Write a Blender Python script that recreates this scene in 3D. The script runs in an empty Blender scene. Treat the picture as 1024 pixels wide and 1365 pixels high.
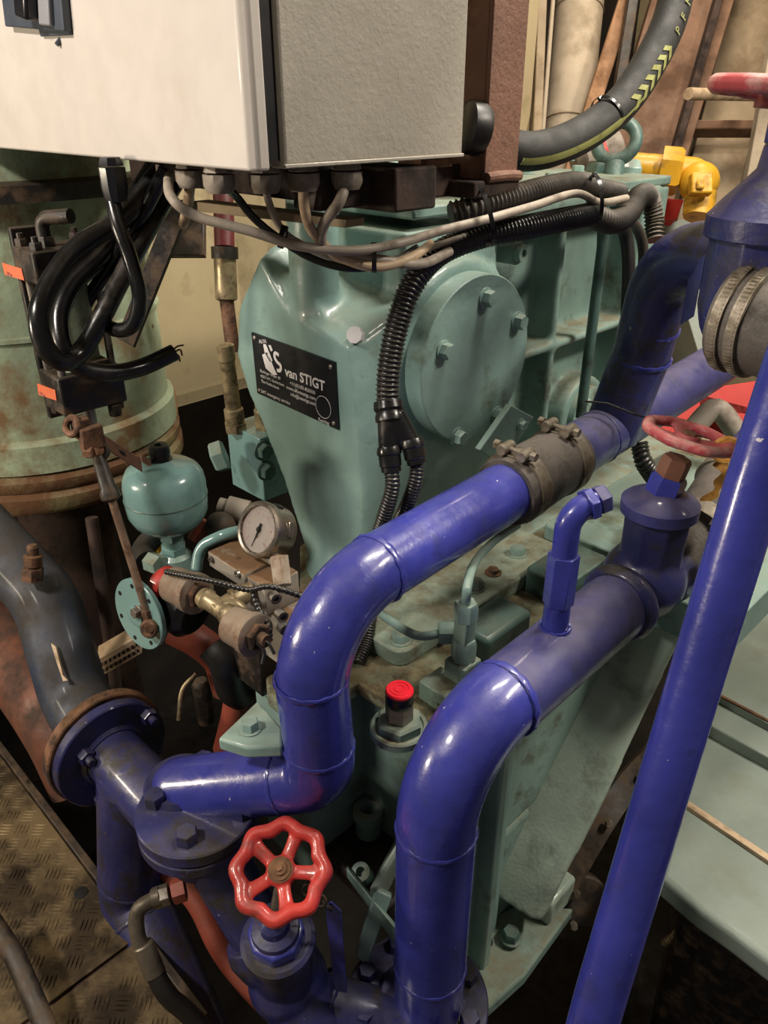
import bpy, bmesh, math, random
from mathutils import Vector as V, Matrix, Quaternion
random.seed(7)
S = bpy.context.scene
COL = S.collection
PI = math.pi

# ---------------------------------------------------------------- camera
FPX = 1026.0
PITCH = math.radians(28)
FH = V((-math.sin(PI/4), math.cos(PI/4), 0))
RT = V((math.cos(PI/4), math.sin(PI/4), 0))
FW = FH*math.cos(PITCH) + V((0, 0, -math.sin(PITCH)))
UP = RT.cross(FW)
CAM = V((0, 0, 1.15))
cd = bpy.data.cameras.new('camera'); cam = bpy.data.objects.new('camera', cd); COL.objects.link(cam)
cd.sensor_fit = 'VERTICAL'; cd.sensor_height = 36.0; cd.lens = 36.0*FPX/1365.0
cd.clip_start = 0.02; cd.clip_end = 50
m3 = Matrix((RT, UP, -FW)).transposed()
cam.matrix_world = Matrix.Translation(CAM) @ m3.to_4x4()
S.camera = cam

# ---------------------------------------------------------------- world, lamps, exposure
w = bpy.data.worlds.new('world'); S.world = w; w.use_nodes = True
bg = w.node_tree.nodes['Background']
bg.inputs[0].default_value = (1.0, 0.90, 0.80, 1); bg.inputs[1].default_value = 0.085
S.view_settings.view_transform = 'Standard'
S.view_settings.look = 'None'
S.view_settings.gamma = 1.0
S.view_settings.use_curve_mapping = False
S.view_settings.exposure = 0.25

def lamp(name, loc, target, sx, sy, power, color):
    l = bpy.data.lights.new(name, 'AREA'); l.shape = 'RECTANGLE'; l.size = sx; l.size_y = sy
    l.energy = power; l.color = color
    o = bpy.data.objects.new(name, l); COL.objects.link(o); o.location = loc
    o.rotation_euler = (V(target)-V(loc)).to_track_quat('-Z', 'Y').to_euler()
    return o
lamp('work_light', (-0.95, -0.75, 2.0), (-0.9, 0.8, 0.75), 0.34, 0.14, 25, (1.0, 0.90, 0.80))
lamp('ceiling_and_fill_lamp', (-0.42, 1.35, 2.35), (-0.6, 1.1, 0.5), 0.16, 0.55, 30, (1.0, 0.92, 0.80))
lamp('ceiling_and_fill_lamp', (0.75, 1.7, 2.35), (-.1, 1.2, 0.0), 0.6, 0.2, 42, (1.0, 0.90, 0.76))
lamp('ceiling_and_fill_lamp', (-1.2, 2.5, 2.4), (-1.0, 3.0, 1.1), 0.5, 0.25, 14, (1.0, 0.86, 0.68))
lamp('ceiling_and_fill_lamp', (-1.65, -.95, 1.02), (-1.45, .7, 0.8), 0.3, 0.15, 15, (1.0, 0.86, 0.66))  # fill lamp added low down to brighten the tank under the cabinet

# ---------------------------------------------------------------- pixel helpers: a point on the ray through a pixel of the photograph
def ray(x, y): return FW + RT*((x-512)/FPX) + UP*((682.5-y)/FPX)
def P(x, y, d): return CAM + ray(x, y)*d
def on(ax, v, x, y):
    r = ray(x, y); i = 'xyz'.index(ax)
    return CAM + r*((v-CAM[i])/r[i])
X = V((1, 0, 0)); Y = V((0, 1, 0)); Z = V((0, 0, 1))

# ---------------------------------------------------------------- materials
def col(h, a=1.0):
    h = h.lstrip('#'); c = [int(h[i:i+2], 16)/255 for i in (0, 2, 4)]
    return tuple(((q/12.92) if q <= .04045 else ((q+.055)/1.055)**2.4) for q in c) + (a,)
def mat(name, base, rough=.45, metal=0.0, coat=0.0, var=.12, vscale=9, dirt=None, damt=.3, dscale=14,
        dust=None, duamt=.0, bump=.15, bscale=60, fine=0.0, spec=.5, chips=None, chamt=.0, chscale=40):
    m = bpy.data.materials.new(name); m.use_nodes = True
    nt = m.node_tree; N = nt.nodes; L = nt.links
    b = N['Principled BSDF']
    tc = N.new('ShaderNodeTexCoord').outputs['Object']
    def noise(scale, detail=5, r=.55):
        n = N.new('ShaderNodeTexNoise'); n.inputs['Scale'].default_value = scale
        n.inputs['Detail'].default_value = detail; n.inputs['Roughness'].default_value = r
        L.new(tc, n.inputs['Vector']); return n.outputs['Fac']
    def rng(src, a, c, lo=0, hi=1):
        r = N.new('ShaderNodeMapRange'); r.inputs[1].default_value = a; r.inputs[2].default_value = c
        r.inputs[3].default_value = lo; r.inputs[4].default_value = hi; L.new(src, r.inputs[0]); return r.outputs[0]
    def mix(f, a, c):
        x = N.new('ShaderNodeMix'); x.data_type = 'RGBA'
        if isinstance(f, float): x.inputs[0].default_value = f
        else: L.new(f, x.inputs[0])
        for s, q in ((6, a), (7, c)):
            if isinstance(q, tuple): x.inputs[s].default_value = q
            else: L.new(q, x.inputs[s])
        return x.outputs[2]
    bc = col(base); dk = tuple(q*(1-var*2.2) for q in bc[:3])+(1,); lt = tuple(min(1, q*(1+var*1.6)) for q in bc[:3])+(1,)
    c = mix(rng(noise(vscale), .3, .7), dk, lt)
    rr = rng(noise(vscale*3), .3, .7, max(.05, rough-.1), min(1, rough+.12))
    if dirt:
        f = rng(noise(dscale, 8, .65), .62-damt*.45, .74-damt*.3)
        c = mix(f, c, col(dirt)); 
        mm = N.new('ShaderNodeMath'); mm.operation = 'ADD'; mm.use_clamp = True
        L.new(rr, mm.inputs[0]); L.new(rng(f, 0, 1, 0, .25), mm.inputs[1]); rr = mm.outputs[0]
    if dust:
        g = N.new('ShaderNodeNewGeometry'); sx = N.new('ShaderNodeSeparateXYZ'); L.new(g.outputs['Normal'], sx.inputs[0])
        up = rng(sx.outputs[2], .35, .95)
        n2 = rng(noise(dscale*1.7, 9, .7), .30, .66)
        q = N.new('ShaderNodeMath'); q.operation = 'MULTIPLY'; L.new(up, q.inputs[0]); L.new(n2, q.inputs[1])
        q2 = N.new('ShaderNodeMath'); q2.operation = 'MULTIPLY'; L.new(q.outputs[0], q2.inputs[0]); q2.inputs[1].default_value = duamt
        c = mix(q2.outputs[0], c, col(dust))
        mm = N.new('ShaderNodeMath'); mm.operation = 'ADD'; mm.use_clamp = True
        L.new(rr, mm.inputs[0]); L.new(rng(q2.outputs[0], 0, 1, 0, .5), mm.inputs[1]); rr = mm.outputs[0]
    if chips:
        f = rng(noise(chscale, 3, .5), .78-chamt*.25, .80-chamt*.25)
        c = mix(f, c, col(chips))
    L.new(c, b.inputs['Base Color']); L.new(rr, b.inputs['Roughness'])
    b.inputs['Metallic'].default_value = metal
    b.inputs['Coat Weight'].default_value = coat; b.inputs['Coat Roughness'].default_value = .12
    b.inputs['Specular IOR Level'].default_value = spec
    if bump:
        bp = N.new('ShaderNodeBump'); bp.inputs['Strength'].default_value = bump; bp.inputs['Distance'].default_value = .002
        L.new(noise(bscale, 4), bp.inputs['Height']); L.new(bp.outputs[0], b.inputs['Normal'])
    return m
M = {}
M['teal'] = mat('teal_paint', '#83a09a', .36, var=.08, dirt='#5d6a58', damt=.10, dscale=9, dust='#8b8468', duamt=.45, bump=.35, bscale=70, coat=.25)
M['teal_dirty'] = mat('teal_dirty', '#7b958d', .42, var=.10, dirt='#54564a', damt=.18, dscale=12, dust='#77694c', duamt=.8, bump=.5, bscale=60)
M['teal_deck'] = mat('teal_deck', '#7d8a74', .75, var=.2, dirt='#4a4030', damt=.55, dscale=30, dust='#86795a', duamt=.7, bump=1.0, bscale=180)
M['teal_dark'] = mat('teal_dark', '#4a655f', .4, var=.12, dirt='#2f3a34', damt=.3, dust='#6d6a55', duamt=.4, bump=.3)
M['teal_gloss'] = mat('teal_gloss', '#6f918f', .22, var=.05, coat=.5, bump=.12, bscale=30, dirt='#3e5a58', damt=.05, dscale=30)
M['cast_green'] = mat('cast_green', '#9fb0a3', .36, var=.12, dirt='#6d7a70', damt=.2, dscale=10, bump=.5, bscale=150, coat=.2)
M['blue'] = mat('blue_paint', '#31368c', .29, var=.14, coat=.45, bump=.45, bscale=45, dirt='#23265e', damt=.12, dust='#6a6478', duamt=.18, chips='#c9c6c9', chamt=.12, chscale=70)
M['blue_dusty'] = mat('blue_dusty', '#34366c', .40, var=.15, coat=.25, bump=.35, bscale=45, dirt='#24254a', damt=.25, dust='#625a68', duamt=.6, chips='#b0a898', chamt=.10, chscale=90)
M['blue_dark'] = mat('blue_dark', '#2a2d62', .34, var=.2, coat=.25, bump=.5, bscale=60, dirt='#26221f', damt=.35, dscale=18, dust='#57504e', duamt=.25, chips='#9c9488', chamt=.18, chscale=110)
M['blue_soot'] = mat('blue_soot', '#2c384c', .50, var=.25, coat=.04, bump=.4, dirt='#2c2620', damt=.45, dscale=7, dust='#5e5548', duamt=.5)
M['red'] = mat('red_paint', '#b53632', .30, var=.12, coat=.4, bump=.25, dirt='#6e2a22', damt=.22, dscale=25, dust='#8a5a48', duamt=.2)
M['red_faded'] = mat('red_faded', '#b34a50', .42, var=.2, bump=.3, dirt='#c39a90', damt=.22, dscale=18, dust='#b08f86', duamt=.35, chips='#d8cfc6', chamt=.2, chscale=45)
M['red_flat'] = mat('red_flat', '#c2332c', .5, var=.1, bump=.1)
M['red_cap'] = mat('red_cap', '#d21f2e', .3, var=.05, bump=.05)
M['orange'] = mat('orange_primer', '#884030', .5, var=.12, bump=.3, dirt='#5a3526', damt=.3, dscale=9)
M['oxide'] = mat('red_oxide', '#6c4231', .6, var=.2, bump=.5, dirt='#3c2a20', damt=.4, dscale=12)
M['brown'] = mat('brown_steel', '#7b5847', .6, var=.15, bump=.6, bscale=160, dirt='#4e3428', damt=.3, dscale=10)
M['brown_dark'] = mat('brown_dark', '#3c2a22', .7, var=.2, bump=.5, dirt='#1e1612', damt=.4)
M['rust'] = mat('rust', '#6e4b34', .7, var=.3, bump=.8, bscale=120, dirt='#2e211a', damt=.45, dscale=30, dust='#8b6b4a', duamt=.4)
M['door'] = mat('door_paint', '#c3bcb4', .40, var=.02, bump=.08, bscale=90, dirt='#b9b1a7', damt=.10, dscale=6, chips='#5a5048', chamt=.02, chscale=60)
M['cabinet'] = mat('cabinet_paint', '#a59f93', .42, var=.03, bump=.30, bscale=170)
M['rubber'] = mat('rubber', '#191817', .42, var=.2, bump=.2, dust='#5d554a', duamt=.35)
M['rubber_hose'] = mat('rubber_hose', '#212120', .68, var=.12, bump=.25, bscale=220)
M['rubber_grey'] = mat('rubber_grey', '#5a544e', .6, var=.15, bump=.5, bscale=200, dirt='#3b3733', damt=.35, dscale=16, dust='#6f665c', duamt=.5)
M['cable_black'] = mat('cable_black', '#141415', .26, var=.15, bump=.15, dirt='#3a332b', damt=.1)
M['conduit'] = mat('conduit', '#1a1b1d', .28, var=.2, bump=.1, dust='#8d8474', duamt=.25, dscale=30)
M['conduit_dusty'] = mat('conduit_dusty', '#3d3934', .45, var=.25, bump=.2, dust='#8d7f6c', duamt=.7)
M['cable_grey'] = mat('cable_grey', '#a3988a', .5, var=.1, bump=.1, dirt='#6f6457', damt=.3, dscale=20)
M['cable_beige'] = mat('cable_beige', '#c4ab8c', .5, var=.1, bump=.1, dirt='#8f7a60', damt=.3, dscale=25)
M['gland'] = mat('gland_grey', '#8a8074', .6, var=.12, bump=.3, dirt='#5c5044', damt=.35)
M['green_tank'] = mat('green_tank', '#93a288', .5, var=.18, vscale=5, bump=.5, dirt='#6a5234', damt=.34, dscale=8, dust='#6f6a52', duamt=.4, chips='#5a4630', chamt=.18, chscale=24)
M['rust_band'] = mat('rust_band', '#7d7250', .6, var=.3, bump=.7, dirt='#5b3c22', damt=.55, dscale=12, dust='#4a3c2c', duamt=.5)
M['black_metal'] = mat('black_metal', '#211d1a', .45, var=.3, bump=.4, dirt='#4c3a28', damt=.3, dscale=26, dust='#5b4b38', duamt=.5)
M['steel'] = mat('steel', '#97918a', .38, metal=.8, var=.15, bump=.2, dirt='#5e5346', damt=.3)
M['stainless'] = mat('stainless', '#a79d90', .28, metal=.9, var=.1, bump=.1)
M['clamp'] = mat('clamp_steel', '#8c8375', .5, metal=.45, var=.2, bump=.4, bscale=150, dirt='#5c5242', damt=.4, dscale=30)
M['brass'] = mat('brass', '#a09070', .42, metal=.5, var=.2, bump=.3, dirt='#4f4332', damt=.35, dscale=30)
M['brown_nut'] = mat('brown_nut', '#7c5646', .5, metal=.3, var=.2, bump=.4)
M['alu'] = mat('dusty_aluminium', '#a39c90', .5, metal=.3, var=.1, bump=.3, dust='#7d6146', duamt=2.2, dscale=20)
M['switch_can'] = mat('switch_can', '#8a7c6d', .5, metal=.35, var=.15, bump=.4, dirt='#6f5240', damt=.25, dscale=18, dust='#8b7a66', duamt=.6)
M['plate_black'] = mat('plate_black', '#14151b', .35, var=.08, bump=.03)
M['white'] = mat('white_print', '#d9d6d6', .5, var=.03, bump=0)
M['dial'] = mat('dial_white', '#ded3cb', .4, var=.02, bump=0)
M['dial_red'] = mat('dial_red', '#c07870', .5, var=.02, bump=0)
M['black'] = mat('black', '#0e0e10', .5, var=.05, bump=0)
M['dark_blue'] = mat('dark_plastic', '#3b424d', .45, var=.08, bump=.1)
M['yellow'] = mat('yellow_paint', '#cf9c22', .42, var=.12, bump=.3, dirt='#8a6a2a', damt=.25, dscale=18)
M['stripe'] = mat('stripe_green', '#93955a', .5, var=.08, bump=.1, dirt='#7d7c45', damt=.3, dscale=40)
M['tape'] = mat('orange_tape', '#d29a4a', .55, var=.15, bump=.5, dirt='#8f6328', damt=.3, dscale=40)
M['sticker'] = mat('orange_sticker', '#cf6a45', .5, var=.05, bump=.05)
M['wood'] = mat('wood', '#9a7250', .7, var=.2, bump=.6, dirt='#6a4a30', damt=.4)
M['cream'] = mat('cream_wall', '#b5a582', .6, var=.06, vscale=4, bump=.2, dirt='#8a7a58', damt=.2, dscale=5)
M['beige_frame'] = mat('beige_frame', '#a08d72', .6, var=.1, bump=.3, dirt='#7c6850', damt=.3, dscale=5)
M['brown_frame'] = mat('brown_frame', '#80604a', .65, var=.12, bump=.4, dirt='#5b4231', damt=.3, dscale=6)
M['lagging'] = mat('lagging', '#b3a48f', .75, var=.06, bump=.4, bscale=30, dirt='#8f8069', damt=.3, dscale=5)
M['floor_plate'] = mat('floor_plate_metal', '#a8916a', .42, metal=.40, var=.2, vscale=5, bump=.4, dirt='#241a10', damt=.66, dscale=5, dust='#857150', duamt=.2)
M['bilge'] = mat('bilge', '#15120f', .6, var=.3, bump=.5, dirt='#241c14', damt=.4)
M['dark_wall'] = mat('dark_wall', '#2a2420', .8, var=.2, bump=.3)
M['engine_green'] = mat('engine_green', '#87938a', .5, var=.1, vscale=4, bump=.5, dirt='#7f877a', damt=.2, dscale=6, chips='#4e3c28', chamt=.10, chscale=14)
M['teal_plate'] = mat('teal_plate', '#87998a', .55, var=.12, dirt='#5a5442', damt=.35, dscale=16, dust='#837b60', duamt=.55, bump=.7, bscale=90)
M['dark_red'] = mat('dark_red', '#5c2022', .5, var=.2, bump=.2)
M['rod'] = mat('rusty_rod', '#8d7563', .4, metal=.5, var=.25, bump=.3, dirt='#5c4233', damt=.35, dscale=40)
M['grime'] = mat('oily_grime', '#3a2f26', .35, var=.3, bump=.6, dirt='#171310', damt=.5, dscale=30)
M['lever_grey'] = mat('lever_grey', '#85868c', .45, var=.05)
M['bars'] = mat('worn_bars', '#c8b48c', .34, metal=.5, var=.15, bump=0, dirt='#3a2c1c', damt=.55, dscale=5)
M['dark_steel'] = mat('dark_steel', '#6f675a', .4, metal=.5, var=.2, bump=.3, dirt='#453d32', damt=.3)
M['glass'] = bpy.data.materials.new('clear_glass'); M['glass'].use_nodes = True
_b = M['glass'].node_tree.nodes['Principled BSDF']; _b.inputs['Transmission Weight'].default_value = 1; _b.inputs['Roughness'].default_value = .05; _b.inputs['IOR'].default_value = 1.2

# ---------------------------------------------------------------- mesh builder
def frame(d, hint=None):
    d = d.normalized(); h = hint if hint is not None else (Z if abs(d.z) < .9 else Y)
    a = h - d*h.dot(d)
    if a.length < 1e-6: h = X; a = h - d*h.dot(d)
    a.normalize(); return a, d.cross(a), d     # a, b, d
def fillet(pts, br, n=8):
    out = [pts[0]]
    for i in range(1, len(pts)-1):
        p0, p, p1 = pts[i-1], pts[i], pts[i+1]
        a = (p0-p); c = (p1-p); la, lc = a.length, c.length; a.normalize(); c.normalize()
        ang = a.angle(c)
        if ang > PI-.03: out.append(p); continue
        r = br[i-1] if isinstance(br, (list, tuple)) else br
        t = min(r/math.tan(ang/2), la*.49 if i > 1 else la*.98, lc*.49 if i < len(pts)-2 else lc*.98)
        r = t*math.tan(ang/2); bis = (a+c).normalized(); cen = p + bis*(r/math.sin(ang/2))
        s = p+a*t; e = p+c*t; q0 = s-cen; q1 = e-cen; tot = q0.angle(q1); ax = q0.cross(q1).normalized()
        for k in range(n+1): out.append(cen + Quaternion(ax, tot*k/n) @ q0)
    out.append(pts[-1]); return out
def smooth(pts, n=6):
    q = [pts[0]*2-pts[1]] + list(pts) + [pts[-1]*2-pts[-2]]; out = []
    for i in range(1, len(q)-2):
        a, b, c, d = q[i-1:i+3]
        for k in range(n):
            t = k/n; out.append(.5*((2*b)+(c-a)*t+(2*a-5*b+4*c-d)*t*t+(3*b-a-3*c+d)*t**3))
    out.append(pts[-1]); return out
class B:
    def __init__(s): s.v = []; s.f = []
    def add(s, vs, fs):
        o = len(s.v); s.v += [V(q) for q in vs]; s.f += [tuple(i+o for i in f) for f in fs]; return s
    def box(s, c, size, a=X, b=Y, d=Z):
        h = [q/2 for q in size]; vs = []
        for k in (-1, 1):
            for j in (-1, 1):
                for i in (-1, 1): vs.append(V(c)+a*(i*h[0])+b*(j*h[1])+d*(k*h[2]))
        return s.add(vs, [(0,2,3,1),(4,5,7,6),(0,1,5,4),(2,6,7,3),(0,4,6,2),(1,3,7,5)])
    def bb(s, lo, hi):
        lo, hi = V(lo), V(hi); return s.box((lo+hi)/2, hi-lo)
    def prism(s, pts, vec):
        n = len(pts); vs = list(pts)+[p+vec for p in pts]
        return s.add(vs, [tuple(range(n-1, -1, -1)), tuple(range(n, 2*n))]+[(i, (i+1) % n, n+(i+1) % n, n+i) for i in range(n)])
    def ring_loft(s, rings, closed=True, caps=True):
        n = len(rings[0]); vs = [p for r in rings for p in r]; fs = []
        for k in range(len(rings)-1):
            for i in range(n):
                j = (i+1) % n
                fs.append((k*n+i, k*n+j, (k+1)*n+j, (k+1)*n+i))
        if caps: fs += [tuple(range(n-1, -1, -1)), tuple((len(rings)-1)*n+i for i in range(n))]
        return s.add(vs, fs)
    def lathe(s, p, d, prof, n=32, hint=None, caps=True):
        a, b, d = frame(d, hint)
        return s.ring_loft([[p+d*t+(a*math.cos(2*PI*i/n)+b*math.sin(2*PI*i/n))*max(r, 1e-4) for i in range(n)] for t, r in prof], caps=caps)
    def cyl(s, p0, p1, r, r2=None, n=24, hint=None):
        d = p1-p0; return s.lathe(p0, d, [(0, r), (d.length, r if r2 is None else r2)], n, hint)
    def hexa(s, p, d, af, h, ch=True, hint=None, n=6):
        r = af/2/math.cos(PI/n); 
        prof = [(0, r), (h*.82, r), (h, r*.88)] if ch else [(0, r), (h, r)]
        return s.lathe(p, d, prof, n, hint)
    def tube(s, pts, r, n=20, caps=True, scale=None):
        pts = [p for i, p in enumerate(pts) if i == 0 or (p-pts[i-1]).length > 1e-5]
        rings = []; t0 = (pts[1]-pts[0]).normalized(); a, b, _ = frame(t0)
        for i, p in enumerate(pts):
            t = (pts[min(i+1, len(pts)-1)]-pts[max(i-1, 0)]).normalized()
            q = t0.rotation_difference(t); a = q @ a; b = q @ b; t0 = t
            k = 1.0
            if 0 < i < len(pts)-1:
                an = (pts[i]-pts[i-1]).angle(pts[i+1]-pts[i]); k = 1/max(.5, math.cos(an/2))
            rr = (r[i] if isinstance(r, list) else r)
            rings.append([p+(a*math.cos(2*PI*j/n)+b*math.sin(2*PI*j/n))*rr for j in range(n)])
        return s.ring_loft(rings, caps=caps)
    def pipe(s, pts, r, br=.1, n=28, seg=10): return s.tube(fillet(pts, br, seg), r, n)
    def torus(s, c, d, R, r, n=36, m=10, sx=1.0, hint=None, a0=0, a1=2*PI):
        a, b, d = frame(d, hint); full = abs(a1-a0-2*PI) < 1e-6; rings = []
        for i in range(n if full else n+1):
            t = a0+(a1-a0)*i/n; u = a*math.cos(t)*sx+b*math.sin(t)
            rings.append([c+u*R+(u.normalized()*math.cos(2*PI*j/m)+d*math.sin(2*PI*j/m))*r for j in range(m)])
        if full:
            vs = [p for q in rings for p in q]; k = len(rings)
            return s.add(vs, [(i*m+j, i*m+(j+1) % m, ((i+1) % k)*m+(j+1) % m, ((i+1) % k)*m+j) for i in range(k) for j in range(m)])
        return s.ring_loft(rings)
    def sphere(s, c, r, d=Z, sq=1.0, n=24, m=14):
        return s.lathe(c, d, [(-math.cos(PI*k/m)*r*sq, math.sin(PI*k/m)*r) for k in range(m+1)], n)
    def bolt(s, p, d, af, h, washer=True, shank=0, n=6, hint=None):
        d = d.normalized()
        if washer: s.lathe(p, d, [(0, af*.72), (af*.10, af*.72), (af*.12, af*.68)], 18); p = p+d*af*.12
        s.hexa(p, d, af, h, hint=hint)
        if shank: s.lathe(p+d*h, d, [(0, af*.30), (shank*.9, af*.30), (shank, af*.24)], 12)
        return s
    def nipple(s, p, d, r, h, hole=.55, n=20):
        return s.lathe(p, d, [(0, r), (h, r), (h, r*hole), (h*.55, r*hole), (h*.55, 0)], n)
def obj(name, b, m, parent=None, bevel=0, bseg=2, remesh=0, sm=0, angle=35, kind=None, label=None, cat=None, group=None, base=None):
    vs = b.v
    if parent is not None:
        q = parent
        while q.parent: q = q.parent
        org = V(q.location)
    elif base is not None: org = V(base)
    else:
        org = V((sum(v.x for v in vs)/len(vs), sum(v.y for v in vs)/len(vs), min(v.z for v in vs)))
    me = bpy.data.meshes.new(name); me.from_pydata([v-org for v in vs], [], b.f); me.update()
    bm = bmesh.new(); bm.from_mesh(me); bmesh.ops.recalc_face_normals(bm, faces=bm.faces); bm.to_mesh(me); bm.free()
    o = bpy.data.objects.new(name, me); COL.objects.link(o); me.materials.append(M[m] if isinstance(m, str) else m)
    for p in me.polygons: p.use_smooth = True
    if not remesh: me.set_sharp_from_angle(angle=math.radians(angle))
    if parent is not None: o.parent = parent
    else: o.location = org
    if remesh:
        r = o.modifiers.new('remesh', 'REMESH'); r.mode = 'VOXEL'; r.voxel_size = remesh; r.use_smooth_shade = True
        if sm: k = o.modifiers.new('smooth', 'SMOOTH'); k.factor = .5; k.iterations = sm
    if bevel:
        k = o.modifiers.new('bevel', 'BEVEL'); k.width = bevel; k.segments = bseg; k.limit_method = 'ANGLE'; k.angle_limit = math.radians(32)
        k.harden_normals = False
    tag(o, label, cat, group, kind); return o
def tag(o, label=None, cat=None, group=None, kind=None):
    if label: o['label'] = label
    if cat: o['category'] = cat
    if group: o['group'] = group
    if kind: o['kind'] = kind
    return o
def thing(name, label, cat, loc, group=None):
    o = bpy.data.objects.new(name, None); COL.objects.link(o); o.location = loc; o.empty_display_size = .05
    return tag(o, label, cat, group)
def struct(name, b, m, parent=None, **k):
    return obj(name, b, m, parent, kind='structure', base=k.pop('base', (0, 0, 0)) if parent is None else None, **k)
def text(name, s, p, right, up, size, m, parent, depth=.0004, align='LEFT', shear=0, bold=0):
    c = bpy.data.curves.new(name, 'FONT'); c.body = s; c.size = size; c.extrude = depth; c.align_x = align; c.shear = shear; c.offset = bold
    c.resolution_u = 3
    t = bpy.data.objects.new(name, c); COL.objects.link(t)
    me = bpy.data.meshes.new_from_object(t); bpy.data.objects.remove(t)
    right = right.normalized(); nrm = right.cross(up).normalized(); up = nrm.cross(right)
    b = B(); b.add([p+right*v.co.x+up*v.co.y+nrm*v.co.z for v in me.vertices], [tuple(f.vertices) for f in me.polygons])
    bpy.data.meshes.remove(me)
    return obj(name, b, m, parent)
def bolts(parent, spots, d, af, h, m, shank=0, name='bolt', washer=True):
    for p in spots: obj(name, B().bolt(p, d, af, h, washer, shank, hint=V((random.random(), random.random(), random.random()))), m, parent)
def circ(c, d, R, n, a0=0, hint=None):
    a, b, d = frame(d, hint); return [c+(a*math.cos(a0+2*PI*i/n)+b*math.sin(a0+2*PI*i/n))*R for i in range(n)]
def corrugated(pts, r, pitch, amp, n=14):
    pts = smooth(pts, 10); L = [0]
    for i in range(1, len(pts)): L.append(L[-1]+(pts[i]-pts[i-1]).length)
    out = []; rr = []; k = 0; step = pitch/4; N = int(L[-1]/step)
    for i in range(N+1):
        s = i*step
        while k < len(L)-2 and L[k+1] < s: k += 1
        t = (s-L[k])/max(1e-9, L[k+1]-L[k]); out.append(pts[k].lerp(pts[k+1], min(1, t)))
        rr.append(r-amp*(1, .75, 0, .75)[i % 4] if True else r)
    return B().tube(out, rr, n)
def on_tube(pts, s):      # point and tangent at fraction s
    L = [0]
    for i in range(1, len(pts)): L.append(L[-1]+(pts[i]-pts[i-1]).length)
    t = s*L[-1]
    for i in range(1, len(pts)):
        if L[i] >= t:
            return pts[i-1].lerp(pts[i], (t-L[i-1])/(L[i]-L[i-1])), (pts[i]-pts[i-1]).normalized()
    return pts[-1], (pts[-1]-pts[-2]).normalized()
# ================================================================ SETTING
fl = struct('floor', B().bb((-2.3, -1.3, -.03), (-.35, .262, -.002)), 'brown_dark')
def plate(x0, x1, y0, y1):
    p = obj('floor_plate', B().bb((x0, y0, -.002), (x1, y1, .004)), 'floor_plate', fl, bevel=.001)
    b = B(); c = .030
    i = -60
    for i in range(-40, 60):
        for j in range(-60, 30):
            q = V((-1.0, 0, .004)) + RT*(i*c) + FH*(j*c)
            if not (x0+.016 < q.x < x1-.016 and y0+.016 < q.y < y1-.016): continue
            if q.x < -1.6 or q.y < -.32: continue
            a, e = (RT, FH) if (i+j) % 2 else (FH, RT)
            for k in range(4):
                m = q + e*((k-1.5)*.0066); l = .0125
                b.add([m-a*l, m+e*.0013, m+a*l, m-e*.0013, m-a*l*.45+Z*.0016, m+a*l*.45+Z*.0016],
                      [(0, 3, 4), (0, 4, 1), (2, 5, 3), (2, 1, 5), (3, 5, 4), (1, 4, 5)])
    obj('tread_bars', b, 'bars', p, kind='stuff')
plate(-2.28, -.800, -.9, .255); plate(-.794, -.36, -.9, .255)
obj('plate_screw_hole', B().lathe(on('z', .0045, 108, 1190), Z, [(0, .011), (.0008, .011), (.0012, .008)], 16), 'black', fl)
struct('trim_1', B().bb((-2.3, .256, -.09), (-.62, .270, .012)), 'black_metal', bevel=.002)
struct('floor', B().bb((-3.2, -.4, -.95), (2.4, 4.2, -.92)), 'bilge')
struct('wall_left', B().bb((-2.25, -1.3, -.95), (-2.2, 4.2, 2.6)), 'dark_wall')
struct('wall_back', B().bb((-2.25, 3.9, -.95), (2.4, 3.95, 2.6)), 'cream')
struct('ceiling', B().bb((-2.3, -1.3, 2.6), (2.4, 4.2, 2.65)), 'cream')
# cream locker sheets on the left side, behind the tank
lw = struct('wall_left', B().bb((-1.84, .55, .50), (-1.60, 2.25, 1.9)), 'cream')
for y0 in (.72, 1.10, 1.48, 1.64):
    obj('panel', B().bb((-1.60, y0, .535), (-1.812, y0+.37, 1.88)), 'cream', lw, bevel=.002)
obj('bottom_rail', B().bb((-1.60, .55, .50), (-1.80, 2.25, .53)), 'beige_frame', lw, bevel=.002)
# hull framing upper right
def slab(name, a, b_, wpx, d, m, th=.05, **k):
    A = P(a[0], a[1], d); Bp = P(b_[0], b_[1], d); A, Bp = A+(A-Bp)*.5, Bp+(Bp-A)*1.0; wd = wpx*d/FPX
    ax = (A-Bp).normalized(); sd = ax.cross(FW).normalized(); nn = ax.cross(sd)
    return struct(name, B().box((A+Bp)/2, (wd, (A-Bp).length, th), sd, ax, nn), m, bevel=.004, **k)
slab('trim_2', (702, 0), (690, 260), 40, 2.5, 'lagging')
slab('trim_3', (722, 0), (712, 260), 12, 2.42, 'beige_frame', .04)
slab('trim_4', (838, -10), (752, 260), 20, 2.45, 'wood', .03)
slab('trim_5', (925, -10), (835, 290), 105, 2.75, 'brown_frame', .05)
slab('gap_shade', (845, -10), (812, 200), 14, 2.4, 'black_metal', .03)  # black strip standing in for the shade of a thin gap, no real frame
slab('trim_7', (1010, -10), (935, 300), 70, 2.95, 'beige_frame', .05)
slab('trim_8', (1045, -10), (985, 330), 16, 2.6, 'lagging', .04)
slab('trim_9', (960, -10), (872, 300), 10, 2.68, 'brown_dark', .05)
A, Bq = P(900, 172, 2.8), P(1040, 172, 2.8)
struct('trim_10', B().box((A+Bq)/2, ((A-Bq).length, .03, .07), RT, Z, FW), 'brown_frame', bevel=.004)
t = thing('lagged_pipe', 'wide cream lagged pipe rising against the wall behind the gearbox', 'pipe', P(750, 250, 2.6))
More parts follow.
